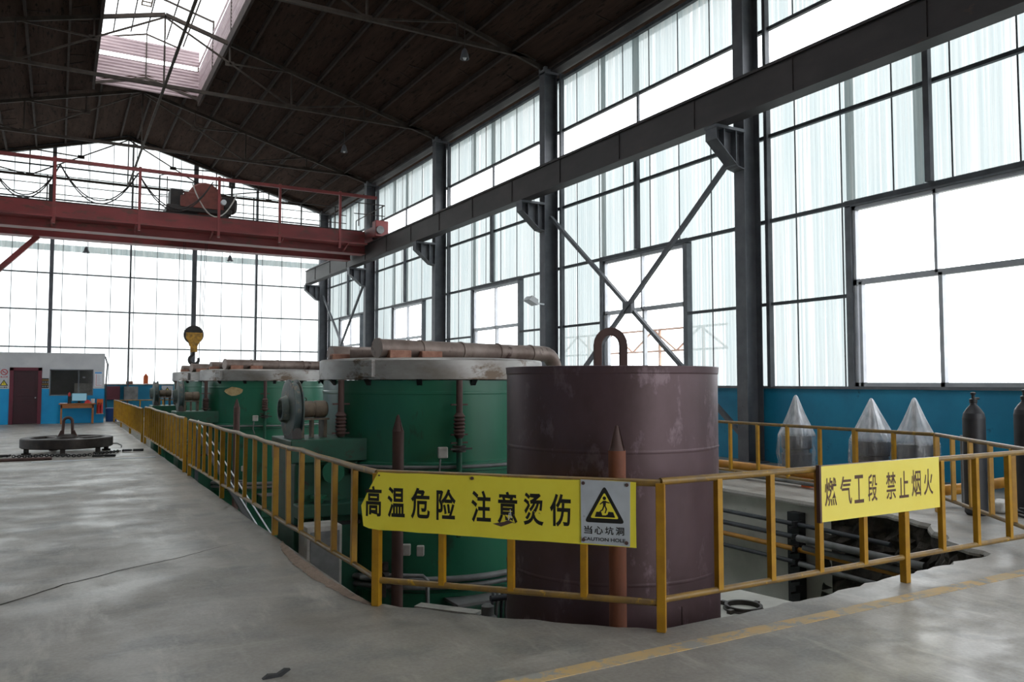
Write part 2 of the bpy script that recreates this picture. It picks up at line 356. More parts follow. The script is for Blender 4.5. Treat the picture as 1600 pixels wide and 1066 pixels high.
# painted line and steel strip let into the floor
MB().box((1.2, 3.67, .0), (12.3, 3.79, .004)).build('floor_line', 'line', kind='structure')
tag(MB().box((-.4, 18.44, 0), (1.86, 18.56, .012)).build('floor_strip', 'white_plastic', origin=(0, 18.5, 0)), 'pale steel strip lying across the floor in front of the spoked wheel', 'metal strip')
m = MB(); ck = [(-1.1, 6.05), (-.7, 6.45), (-.31, 6.84), (.09, 7.28), (.57, 7.62), (.95, 7.82), (1.32, 8.1), (1.74, 8.38)]
ck = [tuple(Vector(a).lerp(Vector(b), k/6)+Vector((random.uniform(-.012, .012), random.uniform(-.012, .012)))) for a, b in zip(ck[:-1], ck[1:]) for k in range(6)]
vs = []
for i, (x, y) in enumerate(ck):
    w = .014*(1-i/len(ck))+.002; vs += [(x-.5*w, y+.8*w, .002), (x+.5*w, y-.8*w, .002)]
m.add(vs, [(2*i, 2*i+1, 2*i+3, 2*i+2) for i in range(len(ck)-1)]); m.build('floor_crack', 'earth', kind='structure')
# crumbling edge of the slab by the cut corner
m = MB(); n = 40; vs = []
for i in range(n+1):
    y = 5.52+2.6*i/n; w = .16*sin(pi*i/n)**.6+random.uniform(-.012, .012)
    vs += [(2.0-w, y, .003), (2.0-w*.4, y+random.uniform(-.01, .01), .012+random.uniform(0, .012)), (2.02, y, -.03)]
m.add(vs, [(3*i+k, 3*i+k+1, 3*i+k+4, 3*i+k+3) for i in range(n) for k in range(2)], True); m.build('floor_broken_edge', 'rubble', kind='structure')
# ground outside, a ring round the building
gm = MB()
for a, b in (((-80, -80), (80, YB-.5)), ((-80, YF+.5), (80, 140)), ((XR+.3, YB-.5), (80, YF+.5)), ((-80, YB-.5), (XL-.3, YF+.5))):
    gm.box((a[0], a[1], -.3), (b[0], b[1], -.15))
gm.build('ground', 'ext_ground', kind='structure')

# ------------------------------------------------------------------ walls
ZE, ZR, XRI = 10.65, 13.3, 2.65
COLY = [-3.55, 3.95, 11.45, 18.95, 26.45, 33.95, 41.1]
def roof_z(x): return ZR - abs(x-XRI)*(ZR-ZE)/9.42
def corrug(mb, y0, y1, z0, z1, x, pitch=.1, amp=.018, axis='Y', ztop=None):
    n = max(2, int((y1-y0)/pitch*4)); vs = []
    for i in range(n+1):
        t = y0+(y1-y0)*i/n; o = amp*sin(2*pi*t/pitch); zt = ztop(t) if ztop else z1
        if axis == 'Y': vs += [(x+o, t, z0), (x+o, t, zt)]
        else: vs += [(t, x+o, z0), (t, x+o, zt)]
    mb.add(vs, [(2*i, 2*i+2, 2*i+3, 2*i+1) for i in range(n)], True)

wr = MB().box((12.36, YB, 0), (12.6, YF+.2, 1.47)).build('wall_right', 'blue_wall', kind='structure')
MB().box((12.3, YB, 1.47), (12.62, YF+.2, 1.52)).build('sill', 'alu_dark', wr)
wl = MB().box((XL-.2, YB, 0), (XL, YF+.2, 1.47)).build('wall_left', 'blue_wall', kind='structure')
wf = MB().box((XL, YF, 0), (12.36, YF+.2, 1.47)).build('wall_far', 'blue_wall', kind='structure')
MB().box((XL-.2, YB-.2, 0), (3.0, YB, 13.2)).box((10.0, YB-.2, 0), (12.6, YB, 13.2)).box((3.0, YB-.2, 6.5), (10.0, YB, 13.2)).build('wall_back', 'rough_concrete', kind='structure')  # unseen opening behind the camera, added and sized to bring in daylight
MB().box((1.7, YF-.06, 1.46), (12.3, YF+.22, 1.51)).build('sill', 'rough_concrete', wf)

wid = 1
def window(y0, y1, z0, z1, zt, x, split=True):
    global wid
    f = MB(); w = .05; ym = (y0+y1)/2
    for a, b in (((y0, z0), (y1, z0+.07)), ((y0, z1-.07), (y1, z1)), ((y0, z0), (y0+.07, z1)), ((y1-.07, z0), (y1, z1)), ((y0, zt-.05), (y1, zt+.05)), ((ym-.025, zt), (ym+.025, z1)), ((ym-.1, z0), (ym-.03, zt)), ((y1-.17, z0), (y1-.11, zt))):
        f.box((x-w, a[0], a[1]), (x+w, b[0], b[1]))
    o = f.build('window_%d' % wid, 'alu', kind='structure'); wid += 1
    for a, b, c, d in ((y0+.07, ym-.025, zt+.05, z1-.07), (ym+.025, y1-.07, zt+.05, z1-.07), (y0+.07, ym-.1, z0+.07, zt-.05), (ym-.03, y1-.17, z0+.07, zt-.05)):
        MB().box((x-.004, a, c), (x+.004, b, d)).build('pane', 'glass', o)
    tr = MB()
    tr.box((x-.09, y0-.12, z0-.02), (x+.06, y0, z1+.02)); tr.box((x-.09, y1, z0-.02), (x+.06, y1+.12, z1+.02)); tr.box((x-.09, y0-.12, z1), (x+.06, y1+.12, z1+.12))
    tr.build('surround', 'alu_dark', o)
    return o
for side, X, sg in (('right', 12.4, 1), ('left', -7.1, -1)):
    wall = wr if side == 'right' else wl
    if side == 'left': MB().box((XL-.2, YB, 1.47), (XL, 18.9, 10.6)).build('light_blocking_infill', 'rough_concrete', wall)  # unseen solid infill, added to cut light reaching the near bays
    for b in range(len(COLY)-1):
        if side == 'left' and b < 3: continue
        y0, y1 = COLY[b], COLY[b+1]; ym = (y0+y1)/2; wy0, wy1 = ym-1.55, ym+1.55
        if sg > 0 or b in (1, 2, 3, 4): window(wy0, wy1, 1.52, 4.75, 3.38, X)
        else: wy0 = wy1 = ym
        # corrugated sheets
        m = MB(); xs = X + .05*sg
        corrug(m, y0, wy0-.05, 1.52, 7.25, xs); corrug(m, wy1+.05, y1, 1.52, 7.25, xs)
        corrug(m, wy0-.05, wy1+.05, 4.86 if wy1 > wy0 else 1.52, 7.25, xs+.002)
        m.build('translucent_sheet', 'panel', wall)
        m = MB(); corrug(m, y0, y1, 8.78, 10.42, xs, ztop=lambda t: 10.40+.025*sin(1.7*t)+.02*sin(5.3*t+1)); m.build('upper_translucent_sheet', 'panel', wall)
        MB().box((xs-.01, y0+.1, 7.3), (xs, y1-.1, 8.72)).build('clerestory_glass', 'glass', wall)
        # girts
        m = MB(); xg = X - .06*sg
        for z in (3.15, 4.82, 6.54, 7.27, 8.75):
            if z == 3.15 and wy1 > wy0:
                m.box((xg-.04, y0, z-.03), (xg+.04, wy0-.12, z+.03)); m.box((xg-.04, wy1+.12, z-.03), (xg+.04, y1, z+.03))
            else: m.box((xg-.04, y0, z-.035), (xg+.04, y1, z+.035))
        m.box((xg-.05, y0, 10.24), (xg+.05, y1, 10.33))
        m.build('girt', 'girt', wall)
        # sheet laps: narrow cover strips between sheets, doubled sheets
        m = MB(); k = 0; y = y0+.35
        while y < y1-.2:
            if not (wy0-.1 < y < wy1+.1): m.box((xs-.03*sg-.006, y-.012, 1.52), (xs-.03*sg+.006, y+.012, 7.25))
            else: m.box((xs-.03*sg-.006, y-.012, 4.88), (xs-.03*sg+.006, y+.012, 7.25))
            m.box((xs-.03*sg-.006, y-.012, 8.78), (xs-.03*sg+.006, y+.012, 10.3))
            y += 1.04
        m.build('sheet_lap', 'girt', wall)
        m = MB(); xl = xs-.03*sg
        for a, b in ((wy1-.02, wy1+.16), (ym+.12, ym+.36)):
            corrug(m, a, b, 4.9, 7.25, xl); corrug(m, a, b, 8.78, 10.3, xl)
        m.build('lapped_sheet', 'panel', wall)
        # wind posts
        m = MB()
        m.box((X-.16*sg-.05, ym-.05, 4.86), (X-.16*sg+.05, ym+.05, 7.3)); m.box((X-.1*sg-.03, ym-.03, 7.3), (X-.1*sg+.03, ym+.03, 8.75))
        m.build('wind_post', 'steel', wall)
        m = MB(); m.box((X-.1*sg-.06, y0+.28, 1.5), (X-.1*sg+.06, y0+.36, 10.4)); m.box((X-.1*sg-.06, y1-.36, 1.5), (X-.1*sg+.06, y1-.28, 10.4)); m.build('edge_post', 'steel', wall)

# far gable
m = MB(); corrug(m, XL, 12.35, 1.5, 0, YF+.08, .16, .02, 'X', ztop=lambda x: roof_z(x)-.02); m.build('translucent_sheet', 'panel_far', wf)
m = MB(); corrug(m, XL, 12.35, 7.55, 7.85, YF+.04, .16, .02, 'X'); m.build('lapped_sheet', 'panel', wf)
for z in (3.17, 4.86, 6.52, 8.2, 9.9, 11.4):
    xa = max(XL, XRI-(ZR-z)/((ZR-ZE)/9.42)) if z > ZE else XL; xb = min(12.35, XRI+(ZR-z)/((ZR-ZE)/9.42)) if z > ZE else 12.35
    MB().box((xa, YF-.03, z-.03), (xb, YF+.04, z+.03)).build('girt', 'girt', wf)
m = MB(); x = XL+.3
while x < 12.2:
    m.box((x-.013, YF+.0, 1.5), (x+.013, YF+.03, roof_z(x)-.05)); x += .985
m.build('sheet_lap', 'girt', wf)
for x, w in ((-6.3, .16), (-3.3, .07), (-.34, .16), (2.87, .07), (5.68, .2), (8.62, .09)):
    MB().box((x-w/2, YF-.3, 0), (x+w/2, YF-.08, roof_z(x)-.15)).build('gable_post', 'steel', wf)
# foot of the gable's verge under the roof
m = MB()
m.bar((XL, YF, roof_z(XL)-.1), (XRI, YF, ZR-.1), .2, .16); m.bar((XRI, YF, ZR-.1), (12.4, YF, roof_z(12.4)-.1), .2, .16)
m.build('verge_beam', 'steel', wf)

# ------------------------------------------------------------------ ceiling: roof boards, purlins, lantern
OX0, OX1, OY1, OY0 = .9, 4.55, 32.8, 1.0
cm = MB()
def slab(x0, x1, y0, y1, t=.05):
    a, b = roof_z(x0), roof_z(x1)
    cm.add([(x0, y0, a), (x1, y0, b), (x1, y1, b), (x0, y1, a), (x0, y0, a+t), (x1, y0, b+t), (x1, y1, b+t), (x0, y1, a+t)], [(0, 1, 2, 3), (7, 6, 5, 4), (0, 4, 5, 1), (1, 5, 6, 2), (2, 6, 7, 3), (3, 7, 4, 0)])
slab(-7.5, OX0, YB-.3, YF+.3); slab(OX1, 12.9, YB-.3, YF+.3)
slab(OX0, XRI, OY1, YF+.3); slab(XRI, OX1, OY1, YF+.3); slab(OX0, XRI, YB-.3, OY0); slab(XRI, OX1, YB-.3, OY0)
ceil = cm.build('ceiling', 'roofboard', kind='structure')
for i in range(9):
    for sg in (-1, 1):
        x = XRI + sg*(.35+i*1.12)
        y0 = YB
        segs = [(YB, OY0), (OY1, YF)] if OX0 < x < OX1 else [(YB, YF)]
        m = MB()
        for a, b in segs: m.box((x-.035, a, roof_z(x)-.15), (x+.035, b, roof_z(x)-.005))
        m.build('purlin', 'purlin', ceil)
# board joints across the slope
m = MB(); y = YB+1
while y < YF:
    for sg in (-1, 1):
        x = XRI+sg*2.1
        while abs(x-XRI) < 9.2:
            if random.random() < .35:
                x2 = x+sg*.5; m.bar((x, y+random.uniform(-.2, .2), roof_z(x)-.012), (x2, y, roof_z(x2)-.012), .03, .012)
            x += sg*1.12
    y += .95
m.build('board_batten', 'purlin', ceil)
# eave gutter beam
for x in (12.15, -6.85):
    MB().box((x-.12, YB, 10.47), (x+.2, YF, 10.58)).build('eave_beam', 'beam', ceil)
# lantern
lw = MB()
def hcorr(mb, p, q, z0, z1, pitch=.12, amp=.02):
    p, q = Vector(p), Vector(q); d = (q-p).normalized(); nr = Vector((d.y, -d.x)); n = int((z1-z0)/pitch*4); vs = []
    for i in range(n+1):
        z = z0+(z1-z0)*i/n; o = amp*sin(2*pi*z/pitch); vs += [(p.x+nr.x*o, p.y+nr.y*o, z), (q.x+nr.x*o, q.y+nr.y*o, z)]
    mb.add(vs, [(2*i, 2*i+1, 2*i+3, 2*i+2) for i in range(n)], True)
hcorr(lw, (OX0, OY1), (OX1, OY1), 12.7, 13.82); hcorr(lw, (OX0, OY1), (OX1, OY1), 13.98, 14.62)
for x in (OX0, OX1):
    hcorr(lw, (x, OY0), (x, OY1), 12.75, 13.3); hcorr(lw, (x, OY0), (x, OY1), 13.36, 13.9)
    hcorr(lw, (x, OY0), (x, OY1), 13.98, 14.2)
ln = lw.build('trim_1', 'louvre', kind='structure')
m = MB()
for sg, x in ((-1, OX0-.15), (1, OX1+.15)):
    m.add([(XRI, OY0, 15.1), (x, OY0, 14.62), (x, OY1+.2, 14.62), (XRI, OY1+.2, 15.1)], [(0, 1, 2, 3)])
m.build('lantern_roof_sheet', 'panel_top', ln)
y = OY0+.5
while y < OY1+.3:
    m = MB(); m.bar((OX0, y, 14.5), (XRI, y, 15.0), .05, .06); m.bar((XRI, y, 15.0), (OX1, y, 14.5), .05, .06)
    m.bar((OX0, y, 12.7), (OX0, y, 14.55), .06, .06); m.bar((OX1, y, 12.7), (OX1, y, 14.55), .06, .06)
    m.build('lantern_frame', 'truss', ln); y += 3.5
for x in (OX0+.6, OX0+1.2, XRI, OX1-1.2, OX1-.6):
    z = 15.08-abs(x-XRI)*.26; MB().box((x-.02, OY0, z-.06), (x+.02, OY1, z-.01)).build('lantern_purlin', 'truss', ln)
MB().box((OX0-.05, OY0, 12.45), (OX0+.03, OY1, 12.8)).build('curb', 'purlin', ln)
MB().box((OX1-.03, OY0, 12.45), (OX1+.05, OY1, 12.8)).build('curb', 'purlin', ln)
m = MB(); m.bar((OX0, OY1, 12.7), (XRI, OY1, 13.2), .06, .1); m.bar((XRI, OY1, 13.2), (OX1, OY1, 12.7), .06, .1); m.bar((XRI, OY1-.03, 13.2), (XRI, OY1-.03, 15), .04); m.build('end_curb', 'truss', ln)
# ladder-like cable tray hung in the lantern
tr = thing('cable_tray', 'pale ladder-like cable tray hung high in the bright roof lantern', 'cable tray', (2.3, 26, 14.5))
m = MB(); m.bar((2.2, 22.5, 14.6), (2.2, 29.5, 14.6), .04, .1); m.bar((2.5, 22.5, 14.6), (2.5, 29.5, 14.6), .04, .1); m.build('side_rail', 'motor', tr)
for i in range(24): MB().bar((2.2, 22.6+i*.3, 14.58), (2.5, 22.6+i*.3, 14.58), .05, .03).build('rung', 'motor', tr)

# ------------------------------------------------------------------ trusses
TW = {11.45: 'nearest of the roof trusses, above the nearest column bay', 18.95: 'roof truss over the X-braced column with the floodlight', 26.45: 'roof truss crossing below the bright roof lantern',
      33.95: 'roof truss just in front of the dark far end of the roof', 41.0: 'roof truss standing against the bright far gable'}
for ty, lab in TW.items():
    t = thing('roof_truss', 'thin dark steel '+lab, 'roof truss', (XRI, ty, 10.8))
    zb = 10.82; xe = 9.3
    MB().bar((XRI-xe, ty, zb), (XRI+xe, ty, zb), .09, .1).build('bottom_chord', 'truss', t)
    for sg in (-1, 1):
        MB().bar((XRI, ty, ZR-.22), (XRI+sg*xe, ty, roof_z(XRI+xe)-.12), .09, .12).build('top_chord', 'truss', t)
    tz = lambda x: ZR-.22-(abs(x-XRI)/xe)*(ZR-.22-(roof_z(XRI+xe)-.12))
    MB().bar((XRI, ty, zb), (XRI, ty, ZR-.25), .05).build('king_post', 'truss', t)
    for sg in (-1, 1):
        X = lambda d: XRI+sg*d
        mem = [((X(0), ZR-.3), (X(3.95), zb)), ((X(3.95), zb), (X(3.95), tz(X(3.95)))), ((X(1.95), (ZR-.3+zb)/2), (X(3.95), tz(X(3.95)))), ((X(1.95), (ZR-.3+zb)/2), (X(1.95), tz(X(1.95)))),
               ((X(3.95), zb), (X(6.5), tz(X(6.5)))), ((X(6.5), tz(X(6.5))), (X(6.5), zb)), ((X(6.5), zb), (X(8.1), tz(X(8.1))))]
        for a, b in mem: MB().bar((a[0], ty, a[1]), (b[0], ty, b[1]), .05).build('web_member', 'truss', t)
        for gx, gz in ((X(1.95), (ZR-.3+zb)/2), (X(3.95), zb+.03), (X(6.5), zb+.03)): MB().cbox((gx, ty, gz), (.28, .02, .16)).build('gusset_plate', 'truss', t)
tag(MB().bar((XRI, YB+1, 10.72), (XRI, 40.9, 10.72), .07).build('tie_bar', 'truss', origin=(XRI, 15, 10.7)), 'long dark tie bar running down the middle of the hall below the trusses', 'tie bar')

# ------------------------------------------------------------------ columns with corbels, runway beam
CL = {-3.55: None, 3.95: None, 11.45: 'tall grey steel column nearest the camera, rising beside the plastic-wrapped machines', 18.95: 'tall grey steel column carrying the small white floodlight',
      26.45: 'grey steel column next beyond the floodlight column', 33.95: 'slim grey steel column nearest the red crane end carriage', 41.1: 'farthest grey steel column in the corner by the bright gable wall'}
for cy in COLY[1:]:
    lab = CL[cy] or 'tall grey steel column on the window wall outside the picture'
    c = thing('steel_column', lab, 'column', (11.9, cy, 0))
    m = MB(); x0, x1 = 11.84, 12.28
    m.box((x0, cy-.14, 0), (x0+.02, cy+.14, 10.45)); m.box((x1-.02, cy-.14, 0), (x1, cy+.14, 10.45)); m.box((x0+.02, cy-.006, 0), (x1-.02, cy+.006, 10.45))
    m.build('shaft', 'steel', c)
    m = MB(); m.box((x0-.08, cy-.25, 0), (x1+.02, cy+.25, .03)); m.build('base_plate', 'steel', c)
    m = MB()
    prof = [(11.1, 6.62), (11.1, 6.38), (11.66, 5.9), (11.84, 5.85), (11.84, 6.62)]
    m.prism(prof, 'Y', cy-.01, cy+.01)
    m.box((11.07, cy-.17, 6.60), (11.84, cy+.17, 6.66)); m.bar((11.1, cy, 6.38), (11.68, cy, 5.89), .3, .02); m.box((11.08, cy-.15, 6.37), (11.1, cy+.15, 6.6)); m.bar((11.67, cy, 5.9), (11.84, cy, 5.86), .3, .02)
    for xx in (11.3, 11.62): m.box((xx-.01, cy-.15, 6.6-(.38 if xx < 11.5 else .68)), (xx+.01, cy+.15, 6.6))
    m.build('corbel', 'steel', c)
    MB().box((11.84, cy-.17, 10.4), (12.3, cy+.17, 10.6)).build('cap_plate', 'steel', c)
for cy in COLY[1:]:
    if cy < 10: continue
for cy in (11.45, 18.95, 26.45, 33.95, 41.1):
    c = thing('steel_column', 'steel column on the wall opposite the windows, hidden from this side', 'column', (-6.6, cy, 0), 'columns on the left wall')
    m = MB(); m.box((-6.96, cy-.16, 0), (-6.94, cy+.16, 10.4)); m.box((-6.4, cy-.16, 0), (-6.38, cy+.16, 10.4)); m.box((-6.94, cy-.006, 0), (-6.4, cy+.006, 10.4)); m.build('shaft', 'steel', c)
    m = MB(); m.prism([(-5.65, 6.62), (-5.65, 6.4), (-6.3, 5.9), (-6.4, 5.9), (-6.4, 6.62)], 'Y', cy-.15, cy+.15); m.box((-6.4, cy-.19, 6.6), (-5.62, cy+.19, 6.68)); m.build('corbel', 'steel', c)
for x, lab in ((11.3, 'massive dark crane runway beam carried on corbels along the window wall'), (-6.0, 'dark crane runway beam along the wall opposite the windows')):
    r = thing('runway_beam', lab, 'crane beam', (x, 18, 6.7))
    m = MB(); m.box((x-.17, -6, 6.70), (x+.17, 41.25, 6.74)); m.box((x-.18, -6, 7.36), (x+.18, 41.25, 7.40)); m.box((x-.13, -6, 6.74), (x+.13, 41.25, 7.36))
    m.build('girder', 'beam', r)
    m = MB(); y = -5.5
    while y < 41.2: m.box((x-.15, y-.006, 6.74), (x+.15, y+.006, 7.36)); y += 2.5
    m.build('stiffener', 'beam', r)
    MB().box((x-.035, -6, 7.40), (x+.035, 41.2, 7.49)).build('crane_rail', 'beam', r)
# X bracing
def xbrace(y0, y1, z_top, z_bot, lab):
    t = thing('cross_brace', lab, 'cross brace', (11.95, (y0+y1)/2, z_bot)); x = 11.9
    mid = ((y0+y1)/2-.05, (z_top+z_bot)/2)
    MB().bar((x, y0+.2, z_top), (x, y1-.2, z_bot), .09, .09, (1, 0, 0)).build('diagonal', 'steel', t)
    MB().bar((x+.1, y1-.2, z_top), (x+.1, y0+.2, z_bot), .09, .09, (1, 0, 0)).build('diagonal', 'steel', t)
    MB().cbox((x+.05, (y0+y1)/2, (z_top+z_bot)/2), (.14, .34, .3)).build('gusset_plate', 'steel', t, bevel=.02)
xbrace(11.45, 18.95, 6.25, .55, 'large dark steel X brace between the two nearest grey columns')
xbrace(33.95, 41.1, 6.1, .6, 'thin dark X brace in the farthest bay of the window wall')

# ------------------------------------------------------------------ overhead crane
cr = thing('overhead_crane', 'red double-girder overhead travelling crane spanning the far end of the hall', 'crane', (2.6, 32.6, 7.5))
MB().box((-5.9, 31.7, 6.96), (11.05, 32.1, 7.88)).build('front_girder', 'crane', cr, bevel=.01)
MB().box((-5.9, 33.6, 6.96), (11.05, 34.0, 7.88)).build('rear_girder', 'crane', cr, bevel=.01)
m = MB(); m.box((-5.9, 31.62, 6.93), (11.05, 32.18, 6.96)); m.box((-5.9, 33.52, 6.93), (11.05, 34.08, 6.96)); m.build('bottom_flange', 'crane', cr)
m = MB(); m.box((-5.9, 31.85, 7.88), (11.0, 31.93, 7.95)); m.box((-5.9, 33.77, 7.88), (11.0, 33.85, 7.95)); m.build('trolley_rail', 'crane_dark', cr)
MB().box((-5.9, 30.95, 7.22), (10.9, 31.7, 7.28)).build('walkway', 'crane', cr)
m = MB(); x = -5.5
while x < 10.9: MB().bar((x, 31.68, 7.0), (x, 31.0, 7.2), .06, .06).build('walkway_bracket', 'crane', cr); x += 2.6
for x in (-5.2, -2.8, -.24, 2.4, 5.1, 7.35, 9.75):
    MB().bar((x, 31.0, 7.0), (x, 31.0, 9.3), .09, .09).build('line_post', 'crane', cr)
MB().bar((-5.8, 31.0, 9.2), (11.3, 31.0, 9.2), .1, .12).build('cable_track', 'crane', cr)
for yy, zz in ((34.1, 8.35), (34.1, 8.65), (34.1, 9.0), (34.1, 9.35)):
    MB().bar((-5.8, yy, zz), (11, yy, zz), .03).build('handrail', 'crane_dark', cr)
for x in (-4, -.5, 2.4, 7.0, 9.0, 10.5): MB().bar((x, 34.1, 7.9), (x, 34.1, 9.35), .045).build('rail_post', 'crane_dark', cr)
MB().box((-.45, 34.1, 7.9), (-.25, 34.3, 9.0)).build('conductor_post', 'crane_dark', cr)
for x in (11.3, -6.0):
    e = MB().box((x-.2, 30.7, 7.58), (x+.2, 34.8, 7.98)).build('end_carriage', 'crane', cr, bevel=.02)
    for yy in (31.2, 34.3): MB().cyl((x-.06, yy, 7.7), (x+.06, yy, 7.7), .21, 24).build('wheel', 'crane_dark', e)
    MB().box((x-.28, 30.35, 7.5), (x+.28, 30.75, 8.15)).build('buffer', 'crane', e, bevel=.02)
    MB().cyl((x-.1, 30.25, 7.75), (x-.1, 30.36, 7.75), .16, 20).build('buffer_pad', 'grey_pipe', e)
m = MB()
for x in (10.5, 11.0, 11.5):
    m.bar((x, 30.9, 7.95), (x, 30.9, 8.9), .035)
m.bar((10.3, 30.9, 8.9), (11.6, 30.9, 8.9), .035); m.bar((10.3, 30.9, 8.45), (11.6, 30.9, 8.45), .03); m.bar((11.6, 30.9, 8.9), (11.6, 34.5, 8.9), .03); m.bar((11.6, 34.5, 7.95), (11.6, 34.5, 8.9), .03)
m.build('end_guard', 'crane_dark', cr)
MB().bar((-.75, 33.8, 6.95), (-3.75, 33.8, 3.6), .2, .18).build('cab_brace', 'crane', cr)
MB().box((-5.2, 32.4, 3.2), (-3.5, 34.0, 5.2)).build('driver_cab', 'crane', cr, bevel=.03)
MB().bar((-4.0, 33.8, 5.2), (-4.0, 33.8, 6.95), .12, .12).build('cab_hanger', 'crane', cr)
m = MB()
sag = [(-5.6, 9.1), (-2.2, 9.05), (-.1, 9.1), (2.35, 9.1), (4.9, 9.0)]
for (xa, za), (xb, zb) in zip(sag[:-1], sag[1:]):
    for k, dp in ((0, 1.15), (1, 1.25)):
        m.tube([(xa+(xb-xa)*i/14, 31.1+.04*k, za-dp*4*(i/14)*(1-i/14)) for i in range(15)], .022, 6)
m.build('festoon_cable', 'crane_dark', cr)
# trolley with hoist
tl = thing('hoist_trolley', 'rust red hoist trolley with round drum riding on top of the crane girders', 'hoist trolley', (4.4, 32.8, 7.95))
m = MB(); m.box((3.4, 31.8, 8.05), (5.7, 33.95, 8.25)); m.build('trolley_frame', 'crane_dark', tl, bevel=.02)
MB().box((3.85, 31.75, 8.2), (5.4, 31.9, 8.62)).build('side_plate', 'crane_rust', tl, bevel=.01)
MB().lathe([(.02, 31.95), (.56, 31.95), (.62, 32.0), (.62, 33.3), (.56, 33.35), (.02, 33.35)], (4.75, 0, 8.62), 28, 'Y').build('rope_drum', 'crane_rust', tl)
MB().box((4.0, 31.9, 8.25), (4.45, 33.2, 8.8)).build('drum_guard', 'crane_rust', tl, bevel=.05)
MB().box((3.55, 32.2, 8.25), (4.0, 33.1, 8.95)).build('gearbox', 'crane_dark', tl, bevel=.04)
MB().lathe([(.02, 5.35), (.3, 5.35), (.33, 5.5), (.33, 5.85), (.25, 5.95), (.02, 5.95)], (0, 32.3, 8.5), 20, 'X').build('motor', 'crane_dark', tl)
for x, y in ((3.6, 31.89), (5.4, 31.89), (3.6, 33.81), (5.4, 33.81)): MB().cyl((x, y-.05, 8.09), (x, y+.05, 8.09), .14, 18).build('wheel', 'crane_dark', tl)
m = MB(); m.bar((5.75, 32.1, 8.2), (5.75, 32.1, 9.6), .07); m.cbox((5.75, 32.1, 9.35), (.22, .15, .35)); m.bar((5.55, 31.2, 9.1), (5.75, 32.1, 9.3), .05); m.build('collector_arm', 'crane_dark', tl)
MB().tube([(4.2+1.6*i/12, 31.35, 9.0-1.05*4*(i/12)*(1-i/12)-.02*i) for i in range(13)], .025, 6).build('pale_cable', 'box', tl)
MB().cyl((5.35, 31.6, 8.45), (5.35, 31.45, 8.45), .1, 16).build('lamp', 'white_plastic', tl)
m = MB(); m.bar((3.1, 31.5, 7.9), (3.1, 31.5, 9.2), .035); m.bar((3.35, 31.5, 7.9), (3.35, 31.5, 9.2), .035); m.bar((3.1, 31.5, 9.2), (3.35, 31.5, 9.3), .03); m.bar((3.1, 31.5, 8.5), (3.35, 31.5, 8.5), .03); m.build('guard_rail', 'crane_dark', tl)
hk = thing('crane_hook', 'yellow and black hook block hanging on steel ropes from the crane', 'crane hook', (4.54, 32.7, 2.5))
m = MB(); m.lathe([(.04, -.1), (.33, -.1), (.36, -.07), (.33, -.04), (.33, .04), (.36, .07), (.33, .1), (.04, .1), (.04, -.1)], (4.54, 32.7, 3.42), 28, 'Y'); m.build('sheave', 'crane_dark', hk)
m = MB(); m.prism([(4.24, 3.5), (4.84, 3.5), (4.84, 3.3), (4.66, 2.98), (4.66, 2.75), (4.42, 2.75), (4.42, 2.98), (4.24, 3.3)], 'Y', 32.52, 32.56); m.prism([(4.24, 3.5), (4.84, 3.5), (4.66, 2.98), (4.42, 2.98)], 'Y', 32.84, 32.88); m.box((4.44, 32.56, 2.75), (4.64, 32.84, 3.0)); m.build('side_plate', 'hook_yellow', hk, bevel=.01)
pts = [(4.54, 32.7, 2.78), (4.54, 32.7, 2.66)] + [(4.57+.17*cos(a), 32.7, 2.46+.17*sin(a)) for a in [math.radians(d) for d in range(115, 391, 15)]]
MB().tube(pts, [.06, .05]+[.045+.02*sin(pi*i/18) for i in range(19)], 10).build('hook', 'crane_dark', hk)
m = MB()
for dx in (-.33, -.28, .28, .33): m.tube([(4.54+dx, 32.7, 3.42), (4.54+dx*1.4, 32.7, 8.3)], .009, 5)
m.build('wire_rope', 'crane_dark', hk)

# ------------------------------------------------------------------ lamps
def pendant(x, y, z, ztop, lab, r=.16):
    t = thing('pendant_lamp', lab, 'lamp', (x, y, z))
    MB().tube([(x, y, z+.2), (x, y, ztop)], .012, 6).build('hanger', 'crane_dark', t)
    MB().lathe([(.03, .28), (.07, .22), (.1, .1), (r, 0), (r-.01, 0), (.09, .09), (.03, .2)], (x, y, z), 20).build('shade', 'steel', t)
    MB().lathe([(0, .12), (.04, .1), (.055, .04), (.03, -.02), (0, -.03)], (x, y, z), 12).build('bulb', 'white_plastic', t)
pendant(7.24, 40.6, 7.55, roof_z(7.24)-.01, 'small dark lamp hanging before the far gable, furthest along toward the windows')
pendant(1.0, 40.6, 7.45, roof_z(1.0)-.01, 'small pale lamp hanging before the far gable above the office')
pendant(8.9, 27.9, 10.0, roof_z(8.9)-.01, 'small pale lamp under the dark roof near the far columns', .12)
pendant(9.0, 18.2, 10.0, roof_z(9)-.01, 'small pale lamp under the dark roof near the floodlight column', .12)
f = thing('floodlight', 'small white floodlight bracketed on the side of a grey column', 'floodlight', (11.5, 18.85, 3.8))
MB().bar((11.83, 18.85, 3.78), (11.45, 18.8, 3.8), .04).build('bracket', 'white_plastic', f)
MB().prism([(11.2, 3.86), (11.48, 3.72), (11.5, 3.88), (11.3, 3.98)], 'Y', 18.6, 18.95).build('lamp_head', 'white_plastic', f, bevel=.01)

